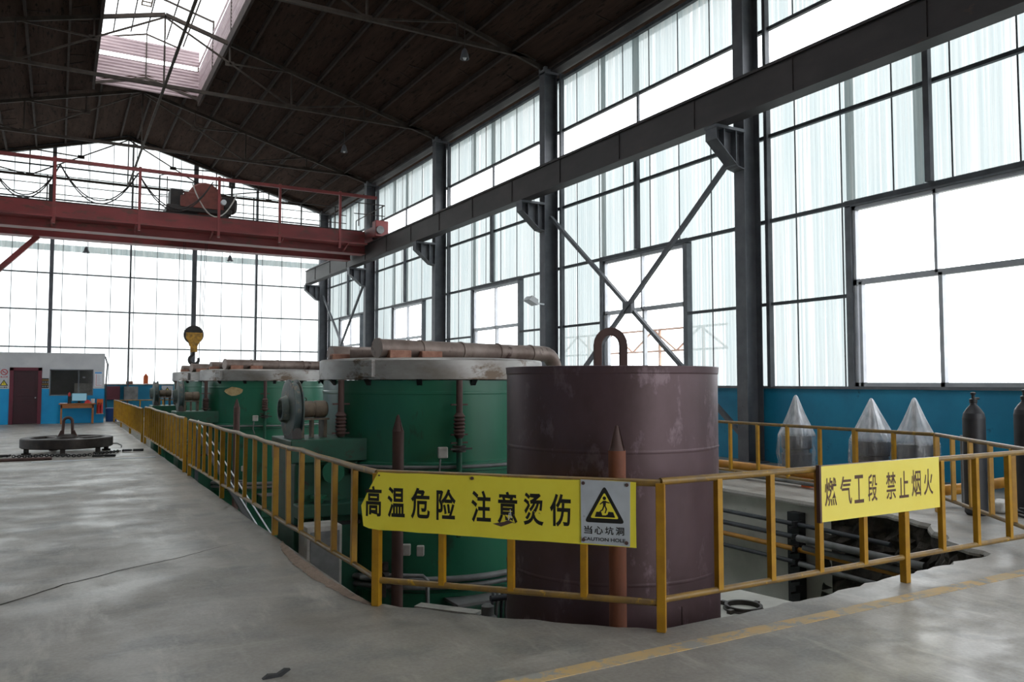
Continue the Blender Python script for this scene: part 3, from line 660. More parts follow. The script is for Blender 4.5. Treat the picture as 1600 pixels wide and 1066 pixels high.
# ------------------------------------------------------------------ guard railings
def railing(P, Q, lab, step=.5, posts=(0,), ztop=.95, zbot=.19, skip_first=False, skip_last=False, wave=0, tilt=.0):
    P, Q = Vector((*P, 0)), Vector((*Q, 0)); L = (Q-P).length; d = (Q-P)/L; n = max(1, round(L/step))
    t = thing('guard_railing', lab, 'railing', tuple(P))
    zt = [ztop+random.uniform(-wave, wave) for _ in range(n+1)]
    pos = [P+d*(L*i/n) for i in range(n+1)]
    MB().tube([(p.x, p.y, z) for p, z in zip(pos, zt)], .024, 10).build('top_rail', 'rail', t)
    MB().tube([(p.x, p.y, zbot+random.uniform(-wave, wave)*.5) for p in pos], .022, 10).build('bottom_rail', 'rail', t)
    for i, p in enumerate(pos):
        if (i == 0 and skip_first) or (i == n and skip_last): continue
        if i in posts or i-n-1 in posts:
            MB().bar((p.x, p.y, 0), (p.x, p.y, zt[i]), .058, .058, (d.x, d.y, 0)).build('post', 'yellow', t, bevel=.004)
        else:
            o = d*random.uniform(-tilt, tilt)
            MB().bar((p.x+o.x, p.y+o.y, zbot), (p.x, p.y, zt[i]-.01), .045, .045, (d.x, d.y, 0)).build('baluster', 'yellow', t, bevel=.003)
    return t
FA, FB, FC, FE = (2.03, 5.50), (3.41, 4.02), (7.94, 4.02), (9.45, 5.95)
railing((2.0, 14.6), FA, 'worn yellow railing running from the cut corner along the near half of the pit', posts=(0, 6, 12), skip_last=True, wave=.012, tilt=.04)
railing((2.02, 22.7), (2.0, 15.2), 'yellow railing panel of close bars beside the spoked wheel', posts=(0, 7, -1), wave=.01, tilt=.02)
railing((2.02, 35.5), (2.0, 23.3), 'farthest yellow railing panel by the pit, ending near the office', posts=(0, 8, 16, -1), ztop=.88, wave=.01, tilt=.02)
railing(FA, FB, 'short yellow railing across the cut pit corner behind the large yellow sign', posts=(0, -1), ztop=.945, zbot=.18)
railing(FB, FC, 'yellow railing along the near pit edge carrying the smaller pale yellow sign', posts=(5, -1), skip_first=True, ztop=.955, zbot=.2)
railing(FC, FE, 'yellow railing across the broken pit corner in front of the gas cylinders', skip_first=True, posts=(-1,), zbot=.2, ztop=.95)
railing(FE, (9.45, 17.5), 'yellow railing on the window side of the pit before the wrapped machines', step=.58, skip_first=True, posts=(2, 8, 14, -1), zbot=.18)
railing((2.1, 35.7), (9.0, 35.7), 'yellow railing across the far end of the pit', step=.9, skip_first=True, posts=(3, -1), ztop=.86)

# ------------------------------------------------------------------ signs
UX = Vector((.68196603, -.73138385, 0)); UZ = Vector((0, 0, 1)); NN = Vector((-.73138385, -.68196603, 0)); A0 = Vector((2.03, 5.50, 0))
def plate(poly, o, ux, n, d0, d1):
    m = MB(); k = len(poly); vs = [o+ux*u+UZ*z+n*d0 for u, z in poly]+[o+ux*u+UZ*z+n*d1 for u, z in poly]
    tri = tessellate_polygon([[Vector((u, z, 0)) for u, z in poly]])
    m.add(vs, [tuple(t) for t in tri]+[tuple(k+i for i in t[::-1]) for t in tri]+[(i, (i+1) % k, k+(i+1) % k, k+i) for i in range(k)]); return m
big = thing('warning_sign', 'large scratched yellow hot-surface sign with eight black characters and a torn end', 'sign', tuple(A0+UZ*.5))
top = [(.02+1.85*i/12, .951+random.uniform(-.004, .004)) for i in range(13)]; bot = [(1.87-1.84*i/12, .527+.016*i/12+random.uniform(-.003, .003)) for i in range(13)]
plate([(-.015, .93), (-.112, .72), (-.096, .56), (-.04, .545)][::-1][0:0]+top+[(1.868, .7)]+bot+[(-.05, .55), (-.094, .565), (-.112, .71), (-.05, .83)], A0, UX, NN, .030, .034).build('sign_board', 'sign_yellow', big)
m = MB(); m2 = MB()
for ch, a, b in (('高', -.078, .05), ('温', .097, .232), ('危', .28, .424), ('险', .474, .618), ('注', .734, .877), ('意', .925, 1.066), ('烫', 1.11, 1.25), ('伤', 1.294, 1.437)):
    add_text(m if a < .7 else m2, ch, A0+NN*.0355, UX, UZ, a, b, .64-.004, .853, .022)
m.build('first_lettering', 'ink', big); m2.build('second_lettering', 'ink', big)
m = MB(); m.cyl(A0+UX*.74+UZ*.935+NN*.034, A0+UX*.74+UZ*.935+NN*.042, .012, 10); m.cyl(A0+UX*.03+UZ*.93+NN*.034, A0+UX*.03+UZ*.93+NN*.04, .006, 8); m.build('rivet', 'rust_dark', big)
m = MB(); m.add([A0+UX*u+UZ*z+NN*.0362 for u, z in ((.89, .632), (.95, .615), (1.03, .645), (1.06, .64), (1.0, .662), (.97, .648))], [(0, 1, 2, 3, 4, 5)]); m.build('scuff_mark', 'rust_dark', big)
m = MB(); m.add([A0+UX*u+UZ*z+NN*.0362 for u, z in ((1.0, .66), (1.006, .66), (1.012, .71), (1.006, .712))], [(0, 1, 2, 3)]); m.add([A0+UX*u+UZ*z+NN*.0362 for u, z in ((1.02, .675), (1.026, .675), (1.018, .735), (1.012, .732))], [(0, 1, 2, 3)]); m.build('scratch', 'paper', big)
cs = thing('caution_sign', 'white metal caution hole sign with yellow triangle, mounted at the railing corner', 'sign', tuple(A0+UX*1.67+UZ*.53))
plate([(1.505, .955), (1.834, .95), (1.83, .532), (1.508, .54)], A0, UX, NN, .037, .041).build('sign_board', 'sign_white', cs)
def rtri(cx, cz, w, h, r, n=4):
    P = [(cx, cz+h/2), (cx-w/2, cz-h/2), (cx+w/2, cz-h/2)]; out = []
    for i, p in enumerate(P):
        a = Vector(P[i-1])-Vector(p); b = Vector(P[(i+1) % 3])-Vector(p)
        for k in range(n+1):
            t = k/n; q = Vector(p)+a.normalized()*r*(1-t)**2+b.normalized()*r*t**2; out.append((q.x, q.y))
    return out
plate(rtri(1.664, .80, .27, .245, .03), A0, UX, NN, .0412, .0422).build('triangle_border', 'ink', cs)
plate(rtri(1.664, .792, .19, .17, .015), A0, UX, NN, .0424, .0432).build('triangle_field', 'sign_yellow', cs)
m = MB()
def fl2(m, pts): m.add([A0+UX*u+UZ*z+NN*.0438 for u, z in pts], [tuple(range(len(pts)))])
fl2(m, [(1.60, .715), (1.735, .715), (1.722, .75), (1.69, .752), (1.685, .735), (1.672, .727), (1.65, .727), (1.642, .75), (1.61, .748)])
fl2(m, [(1.664+.012*cos(a), .838+.012*sin(a)) for a in [i*pi/5 for i in range(10)]])
fl2(m, [(1.652, .822), (1.676, .822), (1.672, .785), (1.656, .785)])
fl2(m, [(1.655, .82), (1.632, .80), (1.636, .795), (1.657, .81)]); fl2(m, [(1.673, .82), (1.70, .812), (1.698, .806), (1.673, .81)])
fl2(m, [(1.656, .79), (1.666, .788), (1.655, .76), (1.635, .748), (1.632, .754), (1.648, .765)]); fl2(m, [(1.664, .79), (1.673, .788), (1.682, .768), (1.672, .74), (1.665, .743), (1.672, .766)])
m.build('pictogram', 'ink', cs)
m = MB(); 
for i, ch in enumerate('当心坑洞'): add_text(m, ch, A0+NN*.0425, UX, UZ, 1.527+i*.07, 1.527+i*.07+.056, .602, .655, .02)
add_text(m, 'CAUTION HOLE', A0+NN*.0425, UX, UZ, 1.52, 1.80, .558, .581, .02)
m.build('lettering', 'ink', cs)
m = MB()
for u, z in ((1.523, .932), (1.812, .93), (1.524, .562), (1.808, .556)): m.cyl(A0+UX*u+UZ*z+NN*.041, A0+UX*u+UZ*z+NN*.047, .012, 10)
m.build('bolt', 'rust_dark', cs)
s2 = thing('warning_sign', 'clean pale yellow gas-section no-fire sign with brown characters on the near railing', 'sign', (5.6, 3.96, .56))
O2 = Vector((0, 3.99, 0)); NX = Vector((0, -1, 0)); EX = Vector((1, 0, 0))
plate([(4.87, .575), (6.31, .575), (6.31, .985), (4.87, .98)], O2, EX, NX, .03, .034).build('sign_board', 'sign_yellow_new', s2)
m = MB(); m2 = MB()
for ch, a, b in (('燃', 4.91, 5.04), ('气', 5.08, 5.21), ('工', 5.24, 5.35), ('段', 5.4, 5.51), ('禁', 5.62, 5.74), ('止', 5.78, 5.9), ('烟', 5.94, 6.06), ('火', 6.1, 6.22)):
    add_text(m if a < 5.6 else m2, ch, O2+NX*.0355, EX, UZ, a, b, .685, .895, .008)
m.build('first_lettering', 'ink_brown', s2); m2.build('second_lettering', 'ink_brown', s2)
MB().box((4.853, 3.953, .57), (4.872, 3.985, .99)).build('edge_strip', 'rust_dark', s2)

# ------------------------------------------------------------------ drum and guide posts
DX, DY = 3.93, 5.24
dr = thing('steel_drum', 'huge upright rusty brown steel drum standing in the near end of the pit', 'drum', (DX, DY, -3))
def seam(r, z): return [(r, z-.012), (r+.005, z), (r, z+.012)]
prof = [(.81, -3.0), (.848, -3.0), (.848, -1.0)]+seam(.848, .17)+[(.848, .5)]+seam(.848, 1.10)+[(.848, 1.66), (.853, 1.665), (.858, 1.715), (.846, 1.718), (.83, 1.715), (.83, 1.60), (.0, 1.60)]
MB().lathe(prof, (DX, DY, 0), 96).build('shell', 'drum', dr)
m = MB()
a0 = -2.3
m.box((DX-.02, DY-.852, -3), (DX-.01, DY-.846, 0)); 
m.build('weld_bead', 'weld', dr)
m = MB(); ex, ez = DX, 1.60
fw = Vector((cos(YAW), -sin(YAW), 0))
path = [fw*-.105+UZ*0, fw*-.105+UZ*.2]+[fw*(-.105*cos(t))+UZ*(.2+.115*sin(t)) for t in [pi*i/10 for i in range(1, 10)]]+[fw*.105+UZ*.2, fw*.105]
base = Vector((DX, DY, 1.60)); up = Vector((sin(YAW), cos(YAW), 0))
vs = []
for i, p in enumerate(path):
    a = path[max(i-1, 0)]; b = path[min(i+1, len(path)-1)]; d = (b-a).normalized(); nrm = up.cross(d).normalized()
    vs += [base+UZ*.1+p+nrm*.032*su+up*.03*sv for su, sv in ((-1, -1), (1, -1), (1, 1), (-1, 1))]
n = len(path)
m.add(vs, [(4*i+k, 4*i+(k+1) % 4, 4*i+4+(k+1) % 4, 4*i+4+k) for i in range(n-1) for k in range(4)]+[(0, 1, 2, 3), (4*n-1, 4*n-2, 4*n-3, 4*n-4)])
for sg in (-1, 1): m.bar(base+fw*sg*.105, base+fw*sg*.105+UZ*.11, .06, .045)
m.build('lifting_eye', 'rust_dark', dr, bevel=.006)
def guide_post(x, y, ztip, lab, mat='rust'):
    t = thing('guide_post', lab, 'post', (x, y, -3)); zb = ztip-.17; rt = .06
    MB().tube([(x, y, -3), (x, y, zb)], rt, 20).build('pipe', mat, t)
    m = MB(); m.lathe([(.058, 0), (.05, .02), (.012, .165), (0, .175)], (x, y, zb), 12)
    for k in range(3): 
        a = k*2*pi/3+.9; dx, dy = cos(a), sin(a)
        m.add([(x+dx*.064, y+dy*.064, zb), (x, y, zb), (x, y, ztip+.005), (x+dx*.018, y+dy*.018, ztip-.01)], [(0, 1, 2, 3)])
    m.build('pointed_tip', 'rust_dark', t)
guide_post(3.35, 4.40, 1.30, 'rusty orange-brown pipe post with a pointed tip right in front of the brown drum')
guide_post(3.12, 7.85, 1.255, 'dark rusty pipe post with a pointed tip in front of the nearest green furnace', 'rust_dark')
guide_post(3.05, 16.1, 1.27, 'distant thin dark post with a pointed tip in front of the second green furnace', 'rust_dark')

# ------------------------------------------------------------------ furnaces
def furnace(cx, cy, lab):
    t = thing('pit_furnace', lab, 'furnace', (cx, cy, -3), 'green pit furnaces'); P = lambda x, y, z: (cx+x, cy+y, z)
    R = 1.36; C = (cx, cy, 0)
    MB().lathe([(0, -3), (R, -3), (R, -.72), (R+.03, -.70), (R+.03, -.66), (R, -.64), (R, .60), (R+.05, .61), (R+.05, .70), (R, .71), (R, 1.46), (R+.006, 1.465), (R+.006, 1.49), (R, 1.5), (R, 1.62), (0, 1.62)], C, 96).build('body', 'green', t)
    MB().lathe([(R-.1, 1.625), (R+.045, 1.625), (R+.05, 1.63), (R+.05, 1.845), (R+.03, 1.865), (R-.15, 1.88), (0, 1.90)], C, 96).build('lid_ring', 'insul', t)
    for k in range(14):
        a = 2*pi*k/14+.15; m = MB(); m.prism([(R-.02, 1.63), (R+.06, 1.63), (R-.01, 1.55)], 'Y', -.03, .03)
        m.xform(Matrix.Translation(C) @ Matrix.Rotation(a, 4, 'Z')); m.build('lug', 'black', t)
    for z, r in ((-.56, .035), (-.64, .028), (.66, .02)):
        MB().tube([(cx+(R+.06)*cos(2*pi*i/72), cy+(R+.06)*sin(2*pi*i/72), z) for i in range(72)], r, 10, closed=True).build('ring_pipe', 'grey_pipe', t)
    # ducts over the lid
    d1 = MB(); pts = [P(-1.03, -.79, 1.985), P(1.6, -.13, 1.985)]
    e = Vector(pts[1]); dd = (Vector(pts[1])-Vector(pts[0])).normalized()
    pts += [tuple(e+dd*.22*sin(a)+Vector((0, 0, -.22*(1-cos(a))))) for a in [pi/2*i/6 for i in range(1, 7)]]; pts.append(tuple(Vector(pts[-1])+Vector((0, 0, -.8))))
    d1.tube(pts, .105, 20); o = d1.build('exhaust_duct', 'duct', t)
    for f_ in (.0, .22, .45, .68, .9):
        q = Vector(P(-1.03, -.79, 1.985))+dd*2.72*f_; MB().tube([tuple(q-dd*.012), tuple(q+dd*.012)], .116, 20).build('flange', 'duct', o)
    MB().tube([P(-1.05, .94, 1.97), P(.9, 1.25, 1.97)], .105, 20).build('exhaust_duct', 'duct', t)
    MB().tube([P(-.9, .55, 1.97), P(-.2, .2, 1.97)], .08, 16).build('burner_tube', 'duct', t)
    for bx, by in ((-.93, -.92), (-.5, -.83), (-1.12, .62)): MB().box(P(bx, by, 1.87), P(bx+.26, by+.13, 1.96)).build('fire_brick', 'brick', t, bevel=.008)
    m = MB(); m.cbox(P(-1.15, -.83, 1.75), (.1, .16, .2), .63); m.build('cover_plate', 'insul', t, bevel=.01)
    # riser pipes with bellows, valve, junction box
    for (x, y), nm in (((-.315, -1.44), 'a'), ((-1.37, -.54), 'b')):
        q = MB().tube([P(x, y, -.1), P(x, y, 1.62)], .032, 14).build('gas_riser', 'green_dark', t)
        m = MB(); m.lathe([(.04, .0)]+[(.05+.018*(i % 2), .02+i*.02) for i in range(13)]+[(.04, .28)], P(x, y, .98), 18); m.build('bellows', 'rust_dark', q)
        MB().tube([P(x, y, 1.26), P(x, y, 1.62)], .036, 14).build('hot_section', 'rust_dark', q)
        m = MB(); m.cyl(P(x, y, .83), P(x, y, .85), .075, 14); m.cyl(P(x, y, .88), P(x, y, .90), .075, 14); m.bar(P(x-.12, y-.03, .865), P(x+.14, y-.03, .865), .02); m.build('valve', 'iron', q)
        m = MB(); m.cbox(P(x-.19, y+(.02 if x > -1 else .1), .83), (.11, .08, .12), -.35); m.build('junction_box', 'box', q, bevel=.012)
        m = MB(); m.tube([P(x-.22, y+.02, .76), P(x-.24, y, .6), P(x-.2, y+.02, .5)], .012, 6); m.build('conduit', 'grey_pipe', q)
        for z in (1.35, 1.02, .93): MB().bar(P(x, y, z), P(x*.96, y*.96, z), .02).bar(P(x-.1, y, z), P(x+.1, y, z), .018).build('pipe_clamp', 'rust_dark', q)
    # lower controls
    m = MB(); m.cbox(P(-.84, -1.22, -.22), (.09, .07, .12), -.55); m.build('gauge_box', 'box', t, bevel=.01)
    m = MB(); m.cbox(P(-.71, -1.30, -.23), (.08, .07, .11), -.5); m.build('gauge_box', 'box', t, bevel=.01)
    m = MB(); m.tube([P(-1.3, -1.05, -.5), P(-1.0, -1.2, -.48), P(-.72, -1.4, -.48)]+[P(-.68, -1.42, -.52), P(-.67, -1.43, -1.1)], .022, 8); m.build('gas_manifold', 'grey_pipe', t)
    m = MB(); m.cyl(P(-1.08, -1.17, -.42), P(-1.08, -1.17, -.34), .05, 12); m.cyl(P(-1.12, -1.2, -.48), P(-1.04, -1.15, -.48), .05, 12); m.bar(P(-1.1, -1.19, -.7), P(-1.1, -1.19, -.5), .06); m.tube([P(-.95, -1.2, -.32), P(-.93, -1.25, -.4), P(-.93, -1.25, -.48)], .01, 6); m.build('solenoid_valve', 'iron', t)
    m = MB(); m.box(P(-.4, -1.62, -1.25), P(.35, -1.3, -.8)); m.build('burner_housing', 'green_dark', t, bevel=.02)
    m = MB(); m.box(P(-.42, -1.64, -.8), P(.37, -1.3, -.77)); m.build('housing_lid', 'grey_pipe', t)
    # fan and blower platform
    fc = P(-1.87, -.31, 1.29)
    fan = MB().lathe([(.0, .02), (.07, .02), (.11, -.05), (.13, -.05), (.16, .02), (.30, .03), (.335, .035), (.335, .05), (.30, .055), (.30, .12), (.335, .125), (.335, .14), (.0, .14)], (fc[0]-.08, fc[1], fc[2]), 40, 'X').build('fan_housing', 'fan', t)
    MB().lathe([(0, 0), (.075, -.001)], (fc[0]-.075, fc[1], fc[2]), 20, 'X').build('inlet', 'black', fan)
    m = MB(); m.prism([(fc[1]-.24, fc[2]-.2), (fc[1]+.1, fc[2]-.3), (fc[1]+.16, .78), (fc[1]-.3, .78)], 'X', fc[0]-.05, fc[0]+.05); m.box((fc[0]-.1, fc[1]-.34, .74), (fc[0]+.1, fc[1]+.2, .78)); m.build('outlet_duct', 'iron', fan)
    mo = MB().lathe([(0, .12), (.05, .12), (.05, .14), (.088, .15)]+[(.088+.008*(i % 2), .16+.008*i) for i in range(16)]+[(.085, .30), (.098, .31), (.098, .43), (.08, .45), (0, .45)], (fc[0]-.05, fc[1], fc[2]), 24, 'X').build('blower_motor', 'motor', t)
    MB().tube(arc((fc[0]+.15, fc[1], fc[2]+.11), .02, 0, 2*pi, 10), .005, 6).build('lifting_ring', 'iron', mo)
    m = MB(); m.box((fc[0]+.08, fc[1]-.12, fc[2]-.12), (fc[0]+.4, fc[1]+.12, fc[2]-.1)); m.bar((fc[0]+.1, fc[1], .97), (fc[0]+.1, fc[1], fc[2]-.11), .2, .04, (1, 0, 0)); m.bar((fc[0]+.36, fc[1], .97), (fc[0]+.36, fc[1], fc[2]-.11), .2, .04, (1, 0, 0)); m.bar((fc[0]+.23, fc[1], .97), (fc[0]+.23, fc[1], fc[2]-.11), .1, .03, (1, 0, 0)); m.build('motor_stand', 'motor', t)
    m = MB(); m.box(P(-1.98, -.75, .72), P(-1.1, .15, .97)); m.build('blower_platform', 'green_dark', t, bevel=.01)
    m = MB(); m.box(P(-1.92, -.7, -3), P(-1.2, .1, .72)); m.build('side_chamber', 'green_dark', t, bevel=.03)
    m = MB(); m.box(P(-1.95, -.95, .15), P(-1.0, -.72, .3)); m.build('bracket_shelf', 'green_dark', t, bevel=.02)
    m = MB(); m.cyl(P(-1.55, -.74, .62), P(-1.55, -.84, .62), .09, 18); m.cyl(P(-1.55, -.84, .62), P(-1.55, -.88, .62), .12, 18); m.build('air_port', 'green', t)
    m = MB(); m.bar(P(-1.3, -.78, .66), P(-1.3, -.72, .66), .07); m.cyl(P(-1.3, -.84, .62), P(-1.3, -.78, .62), .05, 12); m.build('flange_fitting', 'black', t)
    m = MB(); m.box(P(-1.93, -.72, .02), P(-1.19, .12, .06)); m.build('lower_band', 'black', t)
    m = MB(); m.tube([P(-1.7, -.8, -.7), P(-1.7, -.84, .35)], .05, 12); m.cyl(P(-1.7, -.84, .35), P(-1.7, -.84, .38), .09, 16); m.build('air_pipe', 'green', t)
    return t
furnace(4.18, 9.36, 'nearest green cylindrical pit furnace, partly hidden behind the brown drum')
furnace(4.18, 18.8, 'second green cylindrical pit furnace, with the pale scorch patch below its lid')
furnace(4.18, 23.7, 'farthest green cylindrical pit furnace, showing just beside the second one')
# scorch patch on the second furnace
def patch(cx, cy, a, z, w, h, R):
    m = MB(); n = 14; pts = []
    for i in range(n):
        t = 2*pi*i/n; k = 1+random.uniform(-.15, .15); da = a+w/2*cos(t)*k/R; pts.append((cx+R*cos(da), cy+R*sin(da), z+h/2*sin(t)*k))
    m.add(pts, [tuple(range(n))]); return m
for o in bpy.data.objects:
    if o.name.startswith('pit_furnace') and abs(o.location.y-18.8) < .01:
        patch(4.18, 18.8, math.radians(-118-12), 1.40, .44, .18, 1.372).build('scorch_patch', 'patch', o)
# objects low in the pit near the first furnace
pb = tag(MB().box((3.0, 7.0, -.62), (3.66, 7.14, -.58), -.927).build('plank', 'rough_concrete', origin=(3.33, 7.07, -.6), bevel=.004), 'pale dusty plank lying low in the pit before the nearest furnace', 'plank')
st = thing('pipe_stand', 'dark steel stand under the pale plank down in the pit', 'stand', (3.2, 7.0, -3))
MB().box((3.12, 7.15, -3), (3.22, 7.3, -.62)).build('leg', 'iron', st); MB().box((3.42, 6.85, -3), (3.52, 6.97, -.62)).build('leg', 'iron', st)
vc = thing('valve_assembly', 'cluster of dark valves and grey hoses low in the pit beside the drum', 'valve', (3.75, 6.55, -3))
MB().box((3.5, 6.55, -3), (3.75, 6.8, -.66)).build('pedestal', 'iron', vc, bevel=.02)
MB().lathe([(.0, .0), (.085, .0), (.085, .08), (.06, .1), (.06, .18), (.03, .2), (0, .2)], (3.53, 6.62, -.66), 18).build('valve_body', 'grey_pipe', vc)
for i in range(4):
    x = 3.57+i*.05; MB().tube([(x, 6.62, -.7), (x-.01, 6.6, -.5), (x+.02, 6.62, -.38), (x+.04, 6.66, -.36), (x+.05, 6.7, -.6)], .014, 8).build('hose', 'grey_pipe' if i % 2 else 'dark_pipe', vc)
m = MB(); m.cyl((3.56, 6.62, -.42), (3.76, 6.6, -.42), .03, 10); m.build('manifold', 'dark_pipe', vc)

cb = thing('control_cabinet', 'pale grey cabinet down in the pit beside the nearest furnace and the railing', 'cabinet', (2.4, 8.1, -3))
MB().box((2.2, 7.95, -3), (2.56, 8.27, .15)).build('casing', 'box', cb, bevel=.01)
MB().box((2.23, 7.935, -2.6), (2.53, 7.95, .1)).build('door', 'grey_pipe', cb, bevel=.004)
# stair rails down into the pit
sr = thing('pit_stair', 'narrow stair with two pale handrails descending into the pit behind the railing', 'stair', (2.45, 14, -1))
for k, x in enumerate((2.46, 2.57)):
    MB().tube([(x, 17.6, .80), (x, 10.4, -.58)], .011, 8).build('handrail', 'paper', sr)
MB().bar((2.51, 17.6, .60), (2.51, 10.4, -.78), .08, .03).build('stringer', 'black', sr)
m = MB(); m.bar((2.51, 17.3, -3), (2.51, 17.3, .5), .06); m.bar((2.51, 12.0, -3), (2.51, 12.0, -.5), .06); m.build('support', 'steel', sr)

# ------------------------------------------------------------------ pit pipes on the white wall
for z, r, mat, lab, ye in ((-.30, .03, 'dark_pipe', 'topmost thin dark pipe on the white pit wall', 6.0), (-.47, .035, 'dark_pipe', 'second dark pipe down on the white pit wall', 5.9), (-.63, .035, 'gas_yellow', 'orange-yellow gas pipe along the white pit wall', 5.6), (-.80, .03, 'dark_pipe', 'lowest thin dark pipe on the white pit wall', 6.0)):
    tag(MB().tube([(8.62, 35.5, z), (8.62, 7.2, z), (8.58, ye, z-.02)], r, 12).build('wall_pipe', mat, origin=(8.62, 20, z)), lab, 'pipe')
for x, z, r, y0, y1, lab in ((8.46, -.44, .045, 7.25, 5.5, 'fat pale grey pipe ending low before the broken corner'), (8.50, -.56, .035, 7.2, 5.45, 'grey pipe just below the fat pale one in the pit corner'), (8.42, -.76, .03, 7.2, 5.3, 'slim grey pipe lowest in the pit corner')):
    tag(MB().tube([(x, y0, z), (x, y1, z-.02)], r, 14).build('loose_pipe', 'grey_pipe', origin=(x, y1, z)), lab, 'pipe')
for i, y in enumerate((7.5, 12.5, 17.5, 22.5, 27.5)):
    t = thing('pipe_rack', ['black vertical pipe rack with clamps nearest the broken corner of the pit', 'second black pipe rack along the pit wall', 'third black pipe rack along the pit wall', 'fourth black pipe rack along the pit wall', 'farthest black pipe rack along the pit wall'][i], 'pipe rack', (8.7, y, -1.5))
    MB().box((8.66, y-.1, -3), (8.79, y+.1, -.16)).build('channel', 'black', t, bevel=.005)
    for z in (-.30, -.47, -.63, -.8, -1.0, -1.15): MB().box((8.54, y-.13, z-.045), (8.70, y-.08, z+.045)).bar((8.46, y-.11, z-.03), (8.60, y-.11, z-.03), .025).build('clamp', 'black', t)
# plinth with ring flange
pl = thing('pit_plinth', 'white concrete plinth low in the pit with a dark round flange on it', 'plinth', (6.35, 6.25, -3))
mm = MB(); mm.cbox((6.42, 6.42, -1.9), (1.15, .95, 2.2), .18); mm.build('plinth_block', 'white_wall', pl, bevel=.02)
MB().lathe([(.165, 0), (.21, 0), (.21, .012), (.195, .015), (.195, .05), (.165, .05), (.165, 0)], (6.36, 6.18, -.8), 40).build('flange_ring', 'iron', pl)
m = MB()
for a in (0.2, 1.77, 3.34, 4.91): m.cbox((6.36+.24*cos(a), 6.18+.24*sin(a), -.78), (.07, .05, .04), a)
m.build('flange_lug', 'iron', pl)

# ------------------------------------------------------------------ gas pipe, cylinders, wrapped machines on the window side
gp = thing('gas_pipe', 'thick yellow gas pipe running low along the floor before the blue wall', 'pipe', (10, 12, 0))
MB().tube([(10, 30, .19), (10, 6.5, .19), (10.04, 6.2, .2), (10.3, 6.05, .23), (12.2, 5.95, .3)], .07, 14).build('pipe_run', 'gas_yellow', gp)
for y in (8.35, 12.5, 17, 22): MB().box((9.93, y-.08, 0), (10.07, y+.08, .13)).build('support_foot', 'orange', gp)
tag(MB().tube([(9.85, 20, .07), (9.85, 8.6, .07), (9.75, 7.0, .06)], .03, 10).build('thin_pipe', 'grey_pipe', origin=(9.8, 12, 0)), 'thin grey pipe lying beside the yellow gas pipe on the floor', 'pipe')
def gas_cyl(x, y, lab, r=.125, h=1.3):
    t = thing('gas_cylinder', lab, 'gas cylinder', (x, y, 0))
    MB().lathe([(0, .02), (r-.02, 0), (r, .03), (r, h-.14), (r-.012, h-.08), (r-.05, h-.02), (.04, h+.02), (.035, h+.06), (0, h+.06)], (x, y, 0), 32).build('bottle', 'cylinder', t)
    v = MB().lathe([(.03, 0), (.045, .01), (.045, .05), (.02, .06), (.02, .1), (.03, .11), (.03, .13), (0, .14)], (x, y, h+.04), 14).build('valve', 'black', t)
    MB().cyl((x, y, h+.1), (x+.07, y-.03, h+.1), .014, 8).build('outlet', 'black', v)
gas_cyl(9.66, 5.6, 'black gas cylinder standing alone just behind the corner railing')
gas_cyl(10.6, 5.5, 'black gas cylinder with a regulator, nearer the window side', h=1.33)
m = MB(); m.cyl((10.66, 5.42, 1.46), (10.85, 5.36, 1.46), .03, 10); m.cyl((10.8, 5.36, 1.42), (10.8, 5.28, 1.47), .04, 14)
tag(m.build('regulator', 'black', origin=(10.66, 5.42, 1.46)), 'dark pressure regulator screwed to the valve of a gas cylinder', 'regulator')
tag(MB().tube([(9.84, 5.75, 1.0), (10.2, 5.95, .95), (10.35, 5.9, .95)], .02, 8).tube([(9.9, 5.9, .0+.03), (9.9, 5.9, .93)], .02, 8).tube([(10.35, 5.9, .03), (10.35, 5.9, .95)], .02, 8).build('cylinder_stand', 'grey_pipe', origin=(10.1, 5.9, 0)), 'grey tube frame standing between the two gas cylinders', 'stand')
m = MB()
for k in range(3):
    m.tube([(10.15+.28*cos(2*pi*i/24)+.05*k, 5.2+.22*sin(2*pi*i/24)-.03*k, .025+.025*k+.015*sin(3*2*pi*i/24)) for i in range(24)], .014, 6, closed=True)
tag(m.build('cable_coil', 'black', origin=(10.15, 5.2, 0)), 'loose coil of dark cable on the floor between the gas cylinders', 'cable')
tag(MB().prism([(9.95, .0), (10.25, .0), (10.3, .1), (10.12, .17), (9.98, .12)], 'Y', 5.45, 5.62).build('cloth_bundle', 'box', origin=(10.1, 5.5, 0), bevel=.03), 'grey crumpled cloth bundle on the floor by the coiled cable', 'cloth')
